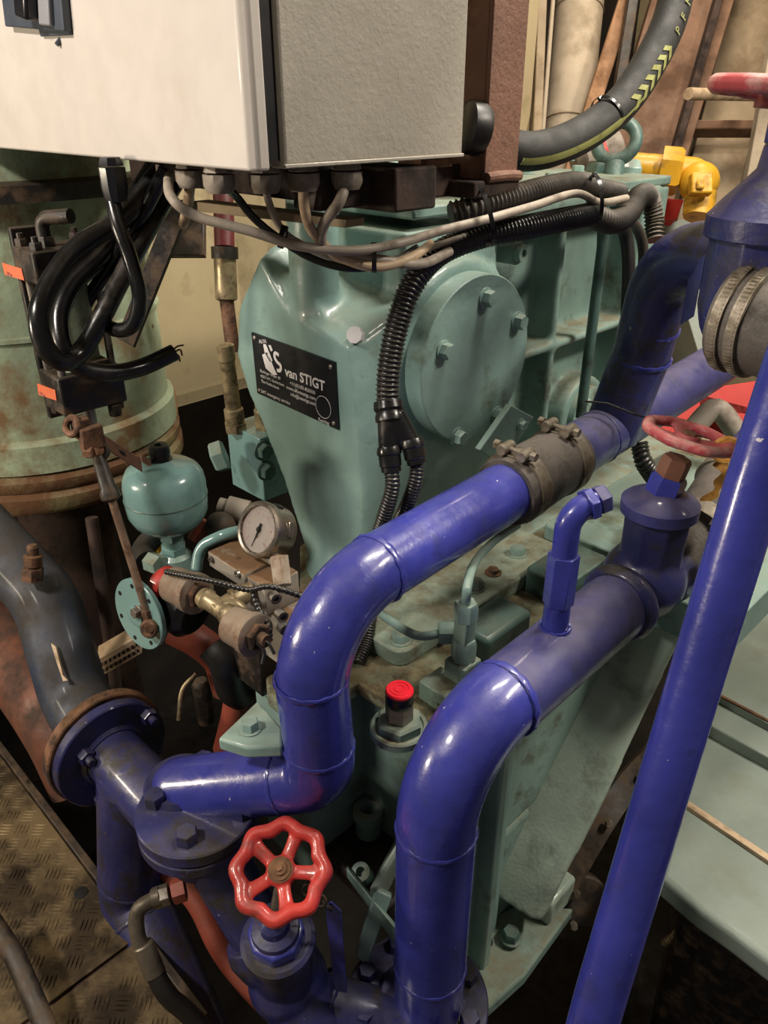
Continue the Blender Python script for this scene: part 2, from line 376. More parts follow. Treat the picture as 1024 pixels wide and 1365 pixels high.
A, Bq = P(746, 262, 2.6), P(781, -80, 2.6)
obj('lagging', B().cyl(Bq, A, .082, .080, 32), 'lagging', t)
for q in (.28, .72): obj('band', B().torus(Bq.lerp(A, q), A-Bq, .082, .003, 32, 8), 'beige_frame', t)
o = obj('conduit_pipe', B().cyl(P(742, -60, 2.45), P(718, 250, 2.45), .007, n=12), 'lagging', label='thin pale pipe running up just left of the wide cream lagged pipe', cat='pipe')
o = obj('handrail_bar', B().tube([P(918, 125, 2.3), P(1030, 128, 2.58)], .017, 16), 'cable_beige', label='short cream bar behind the upper right handwheel', cat='bar')
o = obj('post', B().prism([P(196, 300, 1.83), P(208, 300, 1.83), P(238, 580, 1.83), P(224, 582, 1.83)], FW*.02), 'wood', bevel=.001, label='thin pale wooden post leaning between the green tank and the cream sheets', cat='post')

# ================================================================ GEARBOX
G = thing('gearbox', 'big teal painted marine gearbox casting with nameplate and round cover', 'gearbox', (-.8, 1.0, -.25))
YF = .727
# neck casting, faired by a voxel remesh
b = B()
neck = [(-1.0, .955), (-1.075, .86), (-1.093, .775), (-1.069, .713), (-1.032, .66), (-.98, .571), (-.925, .44), (-.80, .43), (-.765, .50), (-.762, .6), (-.768, .72), (-.790, .85), (-.86, .868), (-.93, .875)]
cx, cz = -.92, .70
r0 = [V((cx+(x-cx)*.93, YF, cz+(z-cz)*.95)) for x, z in neck]
r1 = [V((x, YF+.025, z)) for x, z in neck]
def lift(x, z, y, k): return V((x, y, z+(k if z > .8 else 0)))
r2 = [lift(x, z, YF+.12, .035) for x, z in neck]
r3 = [lift(x, z, YF+.24, .10) for x, z in neck]
r4 = [lift(x, z, YF+.32, .12) for x, z in neck]
b.ring_loft([r0, r1, r2, r3, r4])
b.cyl(V((-.965, YF+.012, .79)), V((-.965, 1.15, .79)), .128, n=48)
b.lathe(V((-.912, YF+.036, .845)), V((-.03, .04, 1)), [(-.03, .015), (0, .034), (.05, .037), (.22, .040)], 32)
b.bb((-1.02, .84, .40), (-.80, 1.07, .985))
b.cyl(V((-1.0, .945, .79)), V((-.772, .945, .79)), .150, n=56)
b.cyl(V((-.80, .945, .79)), V((-.768, .945, .79)), .143, n=56)
b.lathe(V((-.86, .79, .44)), Z, [(-.05, .10), (0, .085), (.08, .05), (.12, .03)], 32)
obj('neck_casting', b, 'teal', G, remesh=.0065, sm=9)
cov = obj('round_cover', B().lathe(V((-.770, .945, .79)), X, [(0, .131), (.0015, .1325), (.033, .1325), (.035, .1305)], 96), 'teal', G)
for x, y in ((647, 397), (689, 428), (662, 553), (609, 582), (591, 467)):
    obj('bolt', B().bolt(on('x', -.735, x, y), X, .022, .013, hint=V((0, random.random(), 1))), 'teal', cov)
# upper housing side with ribs
b = B()
b.bb((-1.02, 1.0, .40), (-.875, 1.60, 1.0))
b.bb((-.90, 1.0, .975), (-.795, 1.60, 1.003))
b.bb((-.90, 1.275, .40), (-.812, 1.290, .99))
b.bb((-.90, 1.07, .722), (-.808, 1.58, .738))
b.bb((-.90, 1.54, .40), (-.80, 1.64, 1.0))
b.cyl(V((-.90, 1.45, .54)), V((-.825, 1.45, .54)), .085, n=40)
b.bb((-.90, 1.06, .40), (-.70, 1.80, .43))
obj('upper_housing', b, 'teal_dirty', G, remesh=.007, sm=4)
b = B().lathe(V((-.83, 1.45, .54)), X, [(0, .066), (.02, .066), (.022, .063)], 40)
hc = obj('bearing_cap', b, 'teal_dirty', G)
for p in circ(V((-.808, 1.45, .54)), X, .052, 4, .6): obj('bolt', B().bolt(p, X, .014, .010), 'teal', hc)
obj('drain_tube', B().tube([on('x', -.775, 805, 268), on('x', -.775, 803, 330), on('x', -.775, 774, 556)], .0105, 16), 'teal_dark', G)
pp = on('x', -.80, 690, 337)
obj('side_port', B().cyl(pp-X*.09, pp, .020, n=24).nipple(pp, X, .014, .014, .5), 'teal_dirty', G)
pp = on('x', -.80, 700, 285)
# lid on top of the housing
b = B(); b.bb((-1.08, .86, 1.0), (-.80, 1.64, 1.018))
obj('top_lid', b, 'teal_dirty', G, bevel=.004)
for (x, y) in ((703, 232), (770, 232), (735, 243), (762, 214)):
    obj('bolt', B().bolt(on('z', 1.018, x, y), Z, .022, .014), 'teal_dirty', G)
b = B(); b.bb((-1.02, .97, 1.018), (-.93, 1.20, 1.05)); obj('inspection_cover', b, 'teal_dirty', G, bevel=.006)
# clevis blocks below the lifting eye
pp = P(808, 232, 1.66)
obj('eye_block', B().hexa(pp-Z*.03, Z, .075, .055), 'teal_dark', G, bevel=.002)
pp = P(840, 232, 1.66)
obj('union_nut', B().hexa(pp-RT*.022, RT, .052, .04), 'teal', G, bevel=.002)
obj('union_tube', B().pipe([P(850, 240, 1.66), P(880, 240, 1.66), P(878, 262, 1.66)], .012, .02, 14), 'teal', G)

# lower housing with deck
ZD = .425
b = B()
b.prism([on('z', 0, 0, 0)*0+V((-.70, .47, 0)), V((-.79, .53, 0)), V((-.86, .66, 0)), V((-.98, .76, 0)), V((-1.04, 1.0, 0)), V((-1.04, 1.75, 0)), V((-.47, 1.75, 0)), V((-.47, .60, 0)), V((-.535, .578, 0)), V((-.625, .575, 0)), V((-.635, .47, 0))], Z*-.025)
for v in b.v: v.z += ZD
obj('deck', b, 'teal_deck', G, bevel=.004)
b = B(); b.bb((-.84, .60, .03), (-.50, 1.18, ZD-.03)); b.bb((-.56, .66, -.25), (-.50, 1.18, .03)); b.bb((-.77, .49, .05), (-.645, .62, ZD-.03))
obj('lower_housing', b, 'teal_dirty', G, bevel=.015, bseg=3)
def rslab(name, x0, x1, y0, y1, z0, z1, r, m, par):
    pts = []
    for (cx_, cy_, a0) in ((x1-r, y1-r, 0), (x0+r, y1-r, PI/2), (x0+r, y0+r, PI), (x1-r, y0+r, 3*PI/2)):
        for k in range(7): pts.append(V((cx_+r*math.cos(a0+k*PI/12), cy_+r*math.sin(a0+k*PI/12), z0)))
    return obj(name, B().prism(pts, Z*(z1-z0)), m, par, bevel=.003)
cp = rslab('cover_plate', -.80, -.602, .635, 1.06, ZD, ZD+.028, .022, 'teal_plate', G)
for (x, y) in ((534, 854), (634, 784), (690, 739)):
    obj('bolt', B().bolt(on('z', ZD+.028, x, y), Z, .023, .013), 'teal_dirty', cp)
obj('bolt', B().lathe(on('z', ZD+.028, 657, 764), Z, [(0, .014), (.002, .014), (.002, .009), (.009, .009), (.009, .005), (.005, 0)], 20), 'rust', cp)
rslab('rear_pad', -.68, -.53, 1.10, 1.60, ZD, ZD+.03, .012, 'teal', G)
rslab('rear_pad', -.50, -.30, 1.06, 1.70, ZD-.05, ZD+.02, .012, 'teal', G)
rslab('rear_box', -.60, -.52, .93, 1.06, ZD, ZD+.045, .01, 'teal_dark', G)
b = B().bb((-.585, .73, ZD), (-.52, .84, ZD+.045)); obj('stepped_block', b, 'teal_dark', G, bevel=.008)
# pads and bolts at the left front of the deck (beyond the riser pipe)
pd = obj('mounting_lug', B().prism([on('z', ZD+.002, x, y) for x, y in ((292, 1000), (345, 948), (378, 985), (378, 1010), (330, 1012))], Z*.02), 'teal', G, bevel=.004)
obj('bolt', B().bolt(on('z', ZD+.022, 334, 972), Z, .020, .012), 'teal', pd)
# front wall relief: ledge, ports, diagonal rib
b = B(); b.bb((-.72, .505, .085), (-.50, .62, .12))
obj('front_ledge', b, 'grime', G, bevel=.008)
a_ = on('z', .12, 491, 1108)
obj('filler_neck', B().lathe(a_-Z*.01, Z, [(0, .020), (.045, .020), (.046, .024), (.062, .024), (.064, .021), (.064, .013), (.03, .012), (.03, 0)], 28), 'teal_dirty', G)
a_ = on('z', .12, 487, 1168)
obj('socket_port', B().nipple(a_, (V((.2, -.5, 1))).normalized(), .014, .035, .5), 'teal_dirty', G)
ax0, ax1 = P(552, 1088, 1.05), P(492, 1184, 1.08)
obj('gusset_rib', B().prism([ax0, ax1, ax1-Z*.10+FW*.05, ax0+FW*.12-Z*.05], RT*.012), 'cast_green', G, bevel=.003)
ax0, ax1 = P(462, 1158, 1.12), P(548, 1262, 1.06)
obj('gusset_rib', B().prism([ax0, ax1, ax1-Z*.045, ax0-Z*.02], FW*.014), 'teal', G, bevel=.003)
obj('foot_web', B().prism([P(500, 1185, 1.09), P(523, 1196, 1.09), P(489, 1290, 1.12), P(474, 1275, 1.12)], FW*.015), 'teal', G, bevel=.003)
# seam strip on the front edge of the deck
obj('joint_strip', B().box((on('z', ZD, 482, 888)+on('z', ZD, 612, 962))/2+V((0, -.004, -.012)), ((on('z', ZD, 482, 888)-on('z', ZD, 612, 962)).length, .01, .02), (on('z', ZD, 612, 962)-on('z', ZD, 482, 888)).normalized(), Y, Z), 'brown_dark', G, bevel=.002)
# bell housing: arched shoulder sweeping down to the foot
sp = [P(905, 815, 1.44), P(872, 880, 1.42), P(828, 975, 1.40), P(782, 1075, 1.39), P(736, 1165, 1.39), P(712, 1215, 1.40)]
sp = smooth(sp, 5)
b = B(); rings = []
for i, p in enumerate(sp):
    t = (sp[min(i+1, len(sp)-1)]-sp[max(0, i-1)]).normalized(); sd = t.cross(FW).normalized(); nn = sd.cross(t).normalized()
    if nn.dot(FW) > 0: nn = -nn
    if sd.dot(RT) < 0: sd = -sd
    prof = [(-.20, -.16), (-.165, -.03), (-.12, .0), (-.04, .022), (.005, .028), (.022, .018), (.022, -.16)]
    k = 1-.30*i/(len(sp)-1)
    rings.append([p+sd*u*k+nn*v for u, v in prof])
b.ring_loft(rings)
obj('bell_housing', b, 'cast_green', G, remesh=.006, sm=5)
b = B(); rings = []
sp2 = smooth([P(880, 1010, 1.62), P(850, 1045, 1.55), P(815, 1095, 1.50), P(782, 1150, 1.48), P(755, 1200, 1.47), P(745, 1250, 1.47)], 5)
for i, p in enumerate(sp2):
    t = (sp2[min(i+1, len(sp2)-1)]-sp2[max(0, i-1)]).normalized(); sd = t.cross(FW).normalized()
    if sd.dot(RT) < 0: sd = -sd
    rings.append([p-sd*.035+FW*.01, p+sd*.012, p+sd*.012+FW*.012, p-sd*.035+FW*.022])
b.ring_loft(rings)
fr = obj('rear_flange', b, 'black_metal', G)
for x, y, d in ((855, 1034, 1.56), (811, 1096, 1.50), (768, 1190, 1.47), (764, 1232, 1.47), (880, 1003, 1.6)):
    obj('bolt', B().bolt(P(x, y, d-.01), -FW, .013, .012, washer=False), 'clamp', fr)
obj('flange_recess', B().lathe(P(775, 1195, 1.56), -FW+Z*.2, [(0, .05), (.03, .05), (.035, .045), (.036, .02), (.03, 0)], 28), 'black_metal', G)
# vertical ribs on the lower right side
b = B(); b.bb((-.505, .62, -.25), (-.47, .635, ZD-.02)); b.bb((-.505, .70, -.25), (-.455, .722, ZD-.04)); b.bb((-.51, .64, -.25), (-.485, .78, ZD-.03))
obj('side_ribs', b, 'teal', G, bevel=.005)
# foot plate with two bolts
f0 = on('z', -.20, 676, 1262)
fp = [on('z', -.20, x, y) for x, y in ((615, 1240), (690, 1205), (765, 1210), (700, 1300), (650, 1345), (600, 1330))]
ft = obj('foot_plate', B().prism(fp, Z*-.03), 'teal_dirty', G, bevel=.005)
pd = on('z', -.135, 728, 1170)
obj('bolt_pad', B().bb((pd.x-.045, pd.y-.04, -.20), (pd.x+.04, pd.y+.045, -.137)), 'cast_green', G, bevel=.008)
for x, y, z, s in ((728, 1170, -.135, .036), (681, 1250, -.19, .028)):
    obj('bolt', B().bolt(on('z', z, x, y), Z, s, s*.6), 'teal_dark', ft)
obj('plug_hole', B().lathe(on('z', -.199, 650, 1256), Z, [(0, .010), (.001, .010), (.0012, .008)], 20), 'black', ft)

# nameplate on the neck front
YP = YF-.004
c4 = [on('y', YP, x, y) for x, y in ((335, 443), (446, 483), (451, 573), (343, 524))]
c4 = [V((q.x, YP, q.z)) for q in c4]
npl = obj('nameplate', B().prism(c4, Y*.0035), 'plate_black', G, label='black nameplate with white printing')
ri = (c4[1]-c4[0]); upv = (c4[0]-c4[3]); W_, H_ = ri.length, upv.length
def npt(u, v): return (c4[0].lerp(c4[1], u)).lerp(c4[3].lerp(c4[2], u), v)-Y*.0006
def ntxt(s, u, v, size, al='LEFT', bold=0): text('lettering', s, npt(u, v), ri, upv, size, 'white', npl, .0003, al, 0, bold)
for u, v in ((.04, .07), (.955, .09), (.04, .93), (.955, .93)):
    obj('rivet', B().sphere(npt(u, v), .0042, -Y, .5, 12, 8), 'steel', npl)
ntxt('van STIGT', .405, .49, .0222, bold=.0005)
for i, s in enumerate(('Buslinger Weer 39', '4203 WC Gorinchem', 'The Netherlands')): ntxt(s, .075, .60+i*.085, .0070)
for i, s in enumerate(('+31(0)183-820500', 'www.alfavanstigt.com', 'info@vanstigt.com')): ntxt(s, .76, .60+i*.088, .0082, 'RIGHT')
ntxt('24/7 emergency service', .06, .95, .0080)
ntxt('Keuring', .90, .985, .0078, 'RIGHT')
cc = npt(.845, .745)
obj('ring_mark', B().torus(cc, Y, .0175, .0005, 40, 6), 'white', npl)
# emblem: interlocked faceted shape with an S curve, and small arched word above it
def em(pts, name='emblem'): obj(name, B().prism([npt(u, v) for u, v in pts], -Y*.0003), 'white', npl)
def sc(u, v): return (.115+(u-.165)*1.05, .10+(v-.10)*1.0)
em([sc(.175, .30), sc(.245, .22), sc(.33, .50), sc(.345, .53), sc(.30, .565), sc(.205, .50)])
em([sc(.20, .12), sc(.235, .10), sc(.30, .33), sc(.265, .375), sc(.21, .24)])
em([sc(.265, .10), sc(.295, .09), sc(.315, .16), sc(.29, .19)])
b = B().tube(smooth([npt(*sc(u, v)) for u, v in ((.385, .20), (.34, .19), (.33, .26), (.355, .32), (.395, .36), (.385, .44), (.345, .46))], 6), .0028, 8)
for v in b.v: v.y = YP-.0007+(v.y-YP)*.05
obj('emblem', b, 'white', npl)
text('lettering', 'ALFA', npt(.10, .13), ri+upv*.5, upv, .009, 'white', npl, .0003)
# bare chip of paint
cp_ = P(464, 455, 1.075)
obj('paint_chip', B().lathe(V((-.797, YF+.012, .858)), V((.35, -1, .35)), [(-.006, .0125), (.0035, .0125), (.004, .010)], 9), 'white', G)
tb = obj('bracket_tab', B().prism([on('x', -.70, x, y) for x, y in ((640, 600), (682, 540), (712, 556), (670, 622))], -X*.012), 'teal', G, bevel=.002)
obj('bolt', B().bolt(on('x', -.70, 694, 566), X, .016, .009), 'teal', tb)
# ================================================================ BLUE PIPEWORK
def bead(parent, p, d, r, m='blue', w=.0035):
    b = B(); a, c, dd = frame(d); n = 40; rings = []
    for i in range(n):
        t = 2*PI*i/n; u = a*math.cos(t)+c*math.sin(t); k = 1+.25*math.sin(i*2.3)
        rings.append([p+u*(r+math.cos(2*PI*j/6)*w*.55*k)+dd*(math.sin(2*PI*j/6)*w*k) for j in range(6)])
    vs = [q for g in rings for q in g]
    b.add(vs, [(i*6+j, i*6+(j+1) % 6, ((i+1) % n)*6+(j+1) % 6, ((i+1) % n)*6+j) for i in range(n) for j in range(6)])
    return obj('weld_bead', b, m, parent)
def handwheel(name, c, ax, R, rim, m, parent, lobes=8, spokes=5, dish=.2, la=.045, hub=.30, hint=None, a0=.3, vox=.0017, sw=.16, flat=1.0):
    a, bb_, d = frame(ax, hint); b = B(); n = 96; rings = []
    for i in range(n):
        t = 2*PI*i/n; u = a*math.cos(t)+bb_*math.sin(t); q = R*(1+la*math.cos(lobes*t))
        rings.append([c+u*(q-rim+rim*math.cos(2*PI*j/10))+d*(rim*flat*math.sin(2*PI*j/10)) for j in range(10)])
    vs = [q for g in rings for q in g]
    b.add(vs, [(i*10+j, i*10+(j+1) % 10, ((i+1) % n)*10+(j+1) % 10, ((i+1) % n)*10+j) for i in range(n) for j in range(10)])
    for k in range(spokes):
        t = a0+2*PI*k/spokes; u = a*math.cos(t)+bb_*math.sin(t); v = d.cross(u)
        p0 = c-d*R*dish; p1 = c+u*(R-rim*1.2)
        rs = []
        for s in range(7):
            f = s/6; q = p0.lerp(p1, f)+d*R*dish*(-.5*math.sin(PI*f)*.6); wd = R*(sw*(1.35-1.3*f+1.3*f*f)); th = rim*.55
            rs.append([q+v*wd*math.cos(2*PI*j/10)+d*th*math.sin(2*PI*j/10) for j in range(10)])
        b.ring_loft(rs)
    b.lathe(c-d*R*(dish+.16), d, [(0, R*hub), (R*.22, R*hub), (R*.30, R*hub*.85)], 28)
    return obj(name, b, m, parent, remesh=vox, sm=3)
R0 = .0445
# --- pipe A: flange, elbows, run up to the rubber coupling
F2 = on('z', .297, 264, 1086)
PA = P(530, 735, 1.0)
za = PA.z
va = P(426, 960, .955)
pA = [V((F2.x-.012, F2.y-.004, F2.z)), P(243, 1052, 1.08), P(428, 1048, .985), V((va.x-.005, va.y-.01, za+.004)), PA+V((0, .255, .006))]
pA[2] = V((va.x, va.y, pA[2].z)); pA[0] = V((pA[1].x, pA[1].y, F2.z))
t = thing('cooling_pipe', 'shiny blue welded pipe rising from left flange and bending across nameplate side', 'pipe', F2)
pathA = fillet(pA, [.045, .05, .115], 12)
obj('pipe', B().tube(pathA, R0, 40), 'blue', t)
bead(t, pA[2]+(pA[1]-pA[2]).normalized()*.058, pA[1]-pA[2], R0)
bead(t, pA[2].lerp(pA[3], .055/(pA[3].z-pA[2].z)), Z, R0)
_k = (on('y', pA[3].y, 430, 918).z-pA[2].z)/(pA[3].z-pA[2].z); bead(t, pA[2].lerp(pA[3], _k), Z, R0)
dA = (pA[4]-pA[3]).normalized()
bead(t, pA[3]+dA*.122, dA, R0, w=.005)
bead(t, pA[1]+V((0, 0, -.045)), Z, R0)
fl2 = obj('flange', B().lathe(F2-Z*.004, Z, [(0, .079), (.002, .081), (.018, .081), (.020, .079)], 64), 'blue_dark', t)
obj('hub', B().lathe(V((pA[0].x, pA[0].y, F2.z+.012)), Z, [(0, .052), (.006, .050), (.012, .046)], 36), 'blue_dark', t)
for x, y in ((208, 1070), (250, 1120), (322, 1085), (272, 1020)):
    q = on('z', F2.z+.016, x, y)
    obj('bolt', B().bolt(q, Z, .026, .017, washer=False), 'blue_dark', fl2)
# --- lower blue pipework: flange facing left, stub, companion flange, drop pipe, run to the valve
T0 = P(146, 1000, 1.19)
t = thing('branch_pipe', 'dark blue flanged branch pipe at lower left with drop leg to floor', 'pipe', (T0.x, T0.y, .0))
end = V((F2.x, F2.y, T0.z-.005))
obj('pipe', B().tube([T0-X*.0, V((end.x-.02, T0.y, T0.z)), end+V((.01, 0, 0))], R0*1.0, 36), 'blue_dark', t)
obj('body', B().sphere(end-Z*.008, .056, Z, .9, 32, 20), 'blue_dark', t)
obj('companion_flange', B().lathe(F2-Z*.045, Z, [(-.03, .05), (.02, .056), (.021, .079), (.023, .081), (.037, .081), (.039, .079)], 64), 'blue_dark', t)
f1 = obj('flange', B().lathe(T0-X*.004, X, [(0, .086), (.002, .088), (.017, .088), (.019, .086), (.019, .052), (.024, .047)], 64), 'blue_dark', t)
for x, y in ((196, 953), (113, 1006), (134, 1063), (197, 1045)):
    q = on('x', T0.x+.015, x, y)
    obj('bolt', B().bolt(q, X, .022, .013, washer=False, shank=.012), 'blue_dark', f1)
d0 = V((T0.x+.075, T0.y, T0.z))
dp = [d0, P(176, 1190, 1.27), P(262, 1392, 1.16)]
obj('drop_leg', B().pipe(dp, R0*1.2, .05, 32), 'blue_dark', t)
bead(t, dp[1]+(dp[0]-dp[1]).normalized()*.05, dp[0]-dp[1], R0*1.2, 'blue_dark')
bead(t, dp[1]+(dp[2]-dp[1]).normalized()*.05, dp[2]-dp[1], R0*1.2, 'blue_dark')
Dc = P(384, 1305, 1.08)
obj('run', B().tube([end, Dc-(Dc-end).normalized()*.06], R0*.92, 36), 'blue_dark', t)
# --- pipe further left, behind the flange
t = thing('bilge_pipe', 'thick sooty blue grey pipe bending up left below the green tank', 'pipe', T0-X*.05)
pf = [T0-X*.03, P(84, 905, 1.27), P(40, 790, 1.30), P(-30, 690, 1.38)]
obj('pipe', B().tube(fillet([T0-X*.028, P(98, 925, 1.25), P(62, 800, 1.28), P(-40, 690, 1.36)], [.12, .12], 12), .053, 36), 'blue_soot', t)
obj('flange', B().lathe(T0-X*.026, X, [(0, .091), (.002, .093), (.018, .093), (.020, .091)], 64), 'rust', t)
q = P(48, 790, 1.24)
obj('paint_scratch', B().prism([P(68, 858, 1.205), P(74, 862, 1.205), P(84, 900, 1.193), P(90, 907, 1.190), P(84, 908, 1.190), P(76, 885, 1.198)], FW*.004), 'cable_beige', t)
ft_ = obj('fitting', B().hexa(P(44, 772, 1.22), P(43, 720, 1.2)-P(44, 772, 1.22), .030, .020), 'rust', t)
obj('fitting_cap', B().lathe(P(44, 756, 1.215), P(43, 720, 1.2)-P(44, 772, 1.22), [(0, .010), (.004, .014), (.02, .014), (.022, .009), (.034, .009), (.038, .006)], 20), 'rust', ft_)
# --- pipe B
t0 = P(700, 902, .97); vB = P(592, 1170, .95)
Bt = V((t0.x, t0.y, t0.z))
Bv = V((Bt.x+.006, vB.y-.002, Bt.z))
Bend = Bt+Y*.235
bot = V((Bv.x, Bv.y, .02))
t = thing('suction_pipe', 'thick blue pipe rising at lower centre and bending toward upper gate valve', 'pipe', bot)
pB = [bot+Z*.0, Bv, Bend]
pB_ = fillet(pB, .115, 14)
obj('pipe', B().tube(pB_[:-1]+[Bv+Y*.125], .0485, 44), 'blue', t)
obj('straight_pipe', B().tube([Bv+Y*.112, Bend], .0487, 44), 'blue_dusty', t, label='dusty dark straight section')
RB = .0485
for z in (on('y', Bv.y, 590, 1110).z, on('y', Bv.y, 580, 1290).z): bead(t, V((Bv.x, Bv.y, z)), Z, RB)
bead(t, Bv+Y*.118, Y, RB, 'blue', .005)
fb = obj('flange', B().lathe(V((Bv.x-.012, Bv.y-.01, .015)), Z, [(0, .098), (.002, .100), (.018, .100), (.020, .098), (.02, .058), (.03, .05)], 64), 'blue_dark', t)
for k in range(8):
    a_ = .35+k*PI/4
    obj('bolt', B().bolt(V((Bv.x-.012+.078*math.cos(a_), Bv.y-.01+.078*math.sin(a_), .035)), Z, .024, .014, washer=False), 'blue_dark', fb)
# stub with plug
s0 = on('x', Bt.x, 738, 850); s0 = V((Bt.x, s0.y, Bt.z+.03))
zz = lambda y: on('y', s0.y, 740, y).z
st = obj('stub_socket', B().lathe(V((s0.x, s0.y, Bt.z+.02)), Z, [(0, .018), (zz(800)-Bt.z-.02, .0165)], 24), 'blue', t)
ztop = zz(733)
obj('hex_nipple', B().hexa(V((s0.x, s0.y, zz(800)-.002)), Z, .034, ztop-zz(800)+.002, False), 'blue', t, bevel=.001)
sp_ = [V((s0.x, s0.y, ztop-.004)), V((s0.x, s0.y, zz(700))), P(760, 672, .985), P(777, 664, .99)]
obj('stub_elbow', B().tube(fillet([sp_[0], V((s0.x, s0.y, zz(676))), V((s0.x, s0.y, zz(676)))+(P(780, 660, .99)-P(752, 672, .985)).normalized()*.045], .03, 10), .0155, 24), 'blue', t)
e0 = V((s0.x, s0.y, zz(676))); ed = (P(780, 660, .99)-P(752, 672, .985)).normalized()
obj('hex_ring', B().hexa(e0+ed*.022, ed, .036, .010, False), 'blue', t, bevel=.001)
obj('plug', B().hexa(e0+ed*.036, ed, .032, .014), 'blue_dusty', t)
bead(t, V((s0.x, s0.y, Bt.z+RB*.97)), Z, .019, 'blue')

# --- valve on pipe B
vc = Bend+Y*.062
t = thing('globe_valve', 'blue valve at centre right with faded red handwheel and orange tape', 'valve', vc-Z*.06)
b = B(); b.sphere(vc+Z*.012, .062, Y, 1.0, 28, 16); b.lathe(Bend-Y*.02, Y, [(0, .053), (.012, .060), (.024, .058)], 36)
b.lathe(vc+Y*.035, Y, [(0, .053), (.03, .058), (.04, .058)], 36)
vz = P(889, 668, 1.05)
vaxis = Z
vt = V((vc.x+.004, vc.y, 0)); vt.z = on('y', vc.y, 889, 682).z
b.lathe(V((vt.x, vt.y, vc.z)), Z, [(0, .045), (vt.z-vc.z, .048)], 8)
obj('body', b, 'blue_dark', t, remesh=.0035, sm=4)
obj('bonnet', B().lathe(vt-Z*.006, Z, [(0, .052), (.002, .054), (.018, .054), (.022, .050), (.030, .034), (.036, .024)], 48), 'blue_dusty', t)
wc = V((vt.x+.016, vt.y+.012, on('y', vt.y, 915, 585).z))
wax = V((.12, .18, 1)).normalized()
wsx = (wc-(vt+Z*.02)).normalized()
obj('gland_nut', B().hexa(vt+Z*.022, wsx, .044, .032), 'blue', t)
obj('stem_nut', B().hexa(vt+Z*.026+wsx*.028, wsx, .036, .028), 'brown_nut', t)
hw = handwheel('handwheel', wc, wax, .0640, .0085, 'red_faded', t, 8, 4, .10, .02, .26, a0=.6, sw=.20, flat=.9)
obj('wheel_nut', B().hexa(wc-wax*.012, wax, .020, .018), 'brown_nut', t)
for x, y, d in ((948, 700, 1.12), (945, 745, 1.13)):
    obj('bolt', B().bolt(P(x, y, d), X, .02, .012, washer=False), 'clamp', t)
tp = thing('tape', 'frayed orange tape wrapped on right edge of faded red handwheel', 'tape', P(955, 620, 1.1))
rr = []
wr = wc+(P(955, 600, 1.1)-P(915, 585, 1.1)).normalized()*.054
obj('wrap', B().torus(wr, (P(955, 600, 1.1)-P(915, 585, 1.1)).cross(wax), .0150, .0050, 20, 6).torus(wr+wax*.004, (P(955, 600, 1.1)-P(915, 585, 1.1)).cross(wax)+wax*.3, .0150, .0040, 20, 6), 'tape', tp)
def ribbon(pts, wv, th=.0008):
    b = B(); rings = []
    for p, v in zip(pts, wv): rings.append([p-v, p+v, p+v+FW*th, p-v+FW*th])
    return b.ring_loft(rings)
pts = smooth([wr+V((.004, .004, -.006)), P(960, 615, 1.07), P(966, 630, 1.075), P(958, 650, 1.09), P(941, 668, 1.10)], 5)
obj('tail', ribbon(pts, [RT*(.008+.004*math.sin(i*1.1)) for i in range(len(pts))]), 'tape', tp)

# --- rubber coupling with two clamps on pipe A
def clampT(label, c, d, r, m='clamp', lug=None, wdt=.022):
    t = thing('hose_clamp', label, 'clamp', c, 'bolted clamps on rubber couplings')
    obj('band', B().lathe(c-d*wdt/2, d, [(0, r), (0, r+.003), (wdt, r+.003), (wdt, r)], 48), m, t)
    u = lug.normalized(); sd = d.cross(u).normalized()
    for s in (-1, 1):
        base = c+u*(r+.009)+sd*(.017*s)
        obj('lug', B().cyl(base-d*wdt*.55, base+d*wdt*.55, .0085, n=20).box(base-u*.008, (.006, wdt, .016), sd, d, u), m, t, bevel=.001)
    q = c+u*(r+.010)
    obj('clamp_bolt', B().cyl(q-sd*.034, q+sd*.030, .0036, n=12).hexa(q+sd*.027, sd, .013, .008).hexa(q-sd*.036, sd, .013, .009), m, t)
    obj('bridge', B().box(c+u*(r+.0015), (.034, wdt*.7, .002), sd, d, u), m, t)
    return t
cA0, cA1 = pA[4]-dA*.03, pA[4]+dA*.150

t = obj('rubber_sleeve', B().lathe(cA0, dA, [(0, R0+.001), (0, R0+.0065), (.002, R0+.008), (.06, R0+.010), (.12, R0+.009), (.178, R0+.008), (.18, R0+.0065), (.18, R0+.001)], 44), 'rubber_grey',
        label='grey brown rubber sleeve joining the upper blue pipe sections', cat='coupling')
lugd = (UP*.8-RT*.10-FW*.6)
clampT('dusty bolted clamp on sleeve end nearer the shiny blue elbow', cA0+dA*.030, dA, R0+.009, 'clamp', lugd, .026)
clampT('dusty bolted clamp on sleeve end nearer the pipe junction', cA0+dA*.152, dA, R0+.009, 'clamp', lugd, .026)
# --- continuing pipe with tee and riser
t = thing('cooling_pipe', 'dusty blue pipe beyond sleeve with riser elbow up to corner gate valve', 'pipe', cA1)
ta = pA[4]+dA*.13; tee = pA[4]+dA*.30
tend = P(962, 482, 1.62)
obj('pipe', B().tube([ta, tee, tend], R0*1.02, 40), 'blue_dusty', t)
obj('end_cap', B().sphere(tend, R0*1.02, tend-tee, .5, 28, 12), 'blue_dark', t)
VT = P(1000, 365, 1.06)
rp = [tee-Z*.01, P(868, 440, 1.26), P(880, 322, 1.19), P(1000, 335, 1.05)]
obj('riser', B().tube(fillet([tee-Z*.01, P(856, 470, 1.29), P(892, 335, 1.18), P(990, 345, 1.07)], [.10, .10], 12), .0480, 40), 'blue_dark', t)
for x, y, d, q in ((866, 436, 1.262, Z), (856, 475, 1.29, Z)): bead(t, P(x, y, d), P(892, 335, 1.18)-P(856, 470, 1.29), .0475, 'blue', .004)
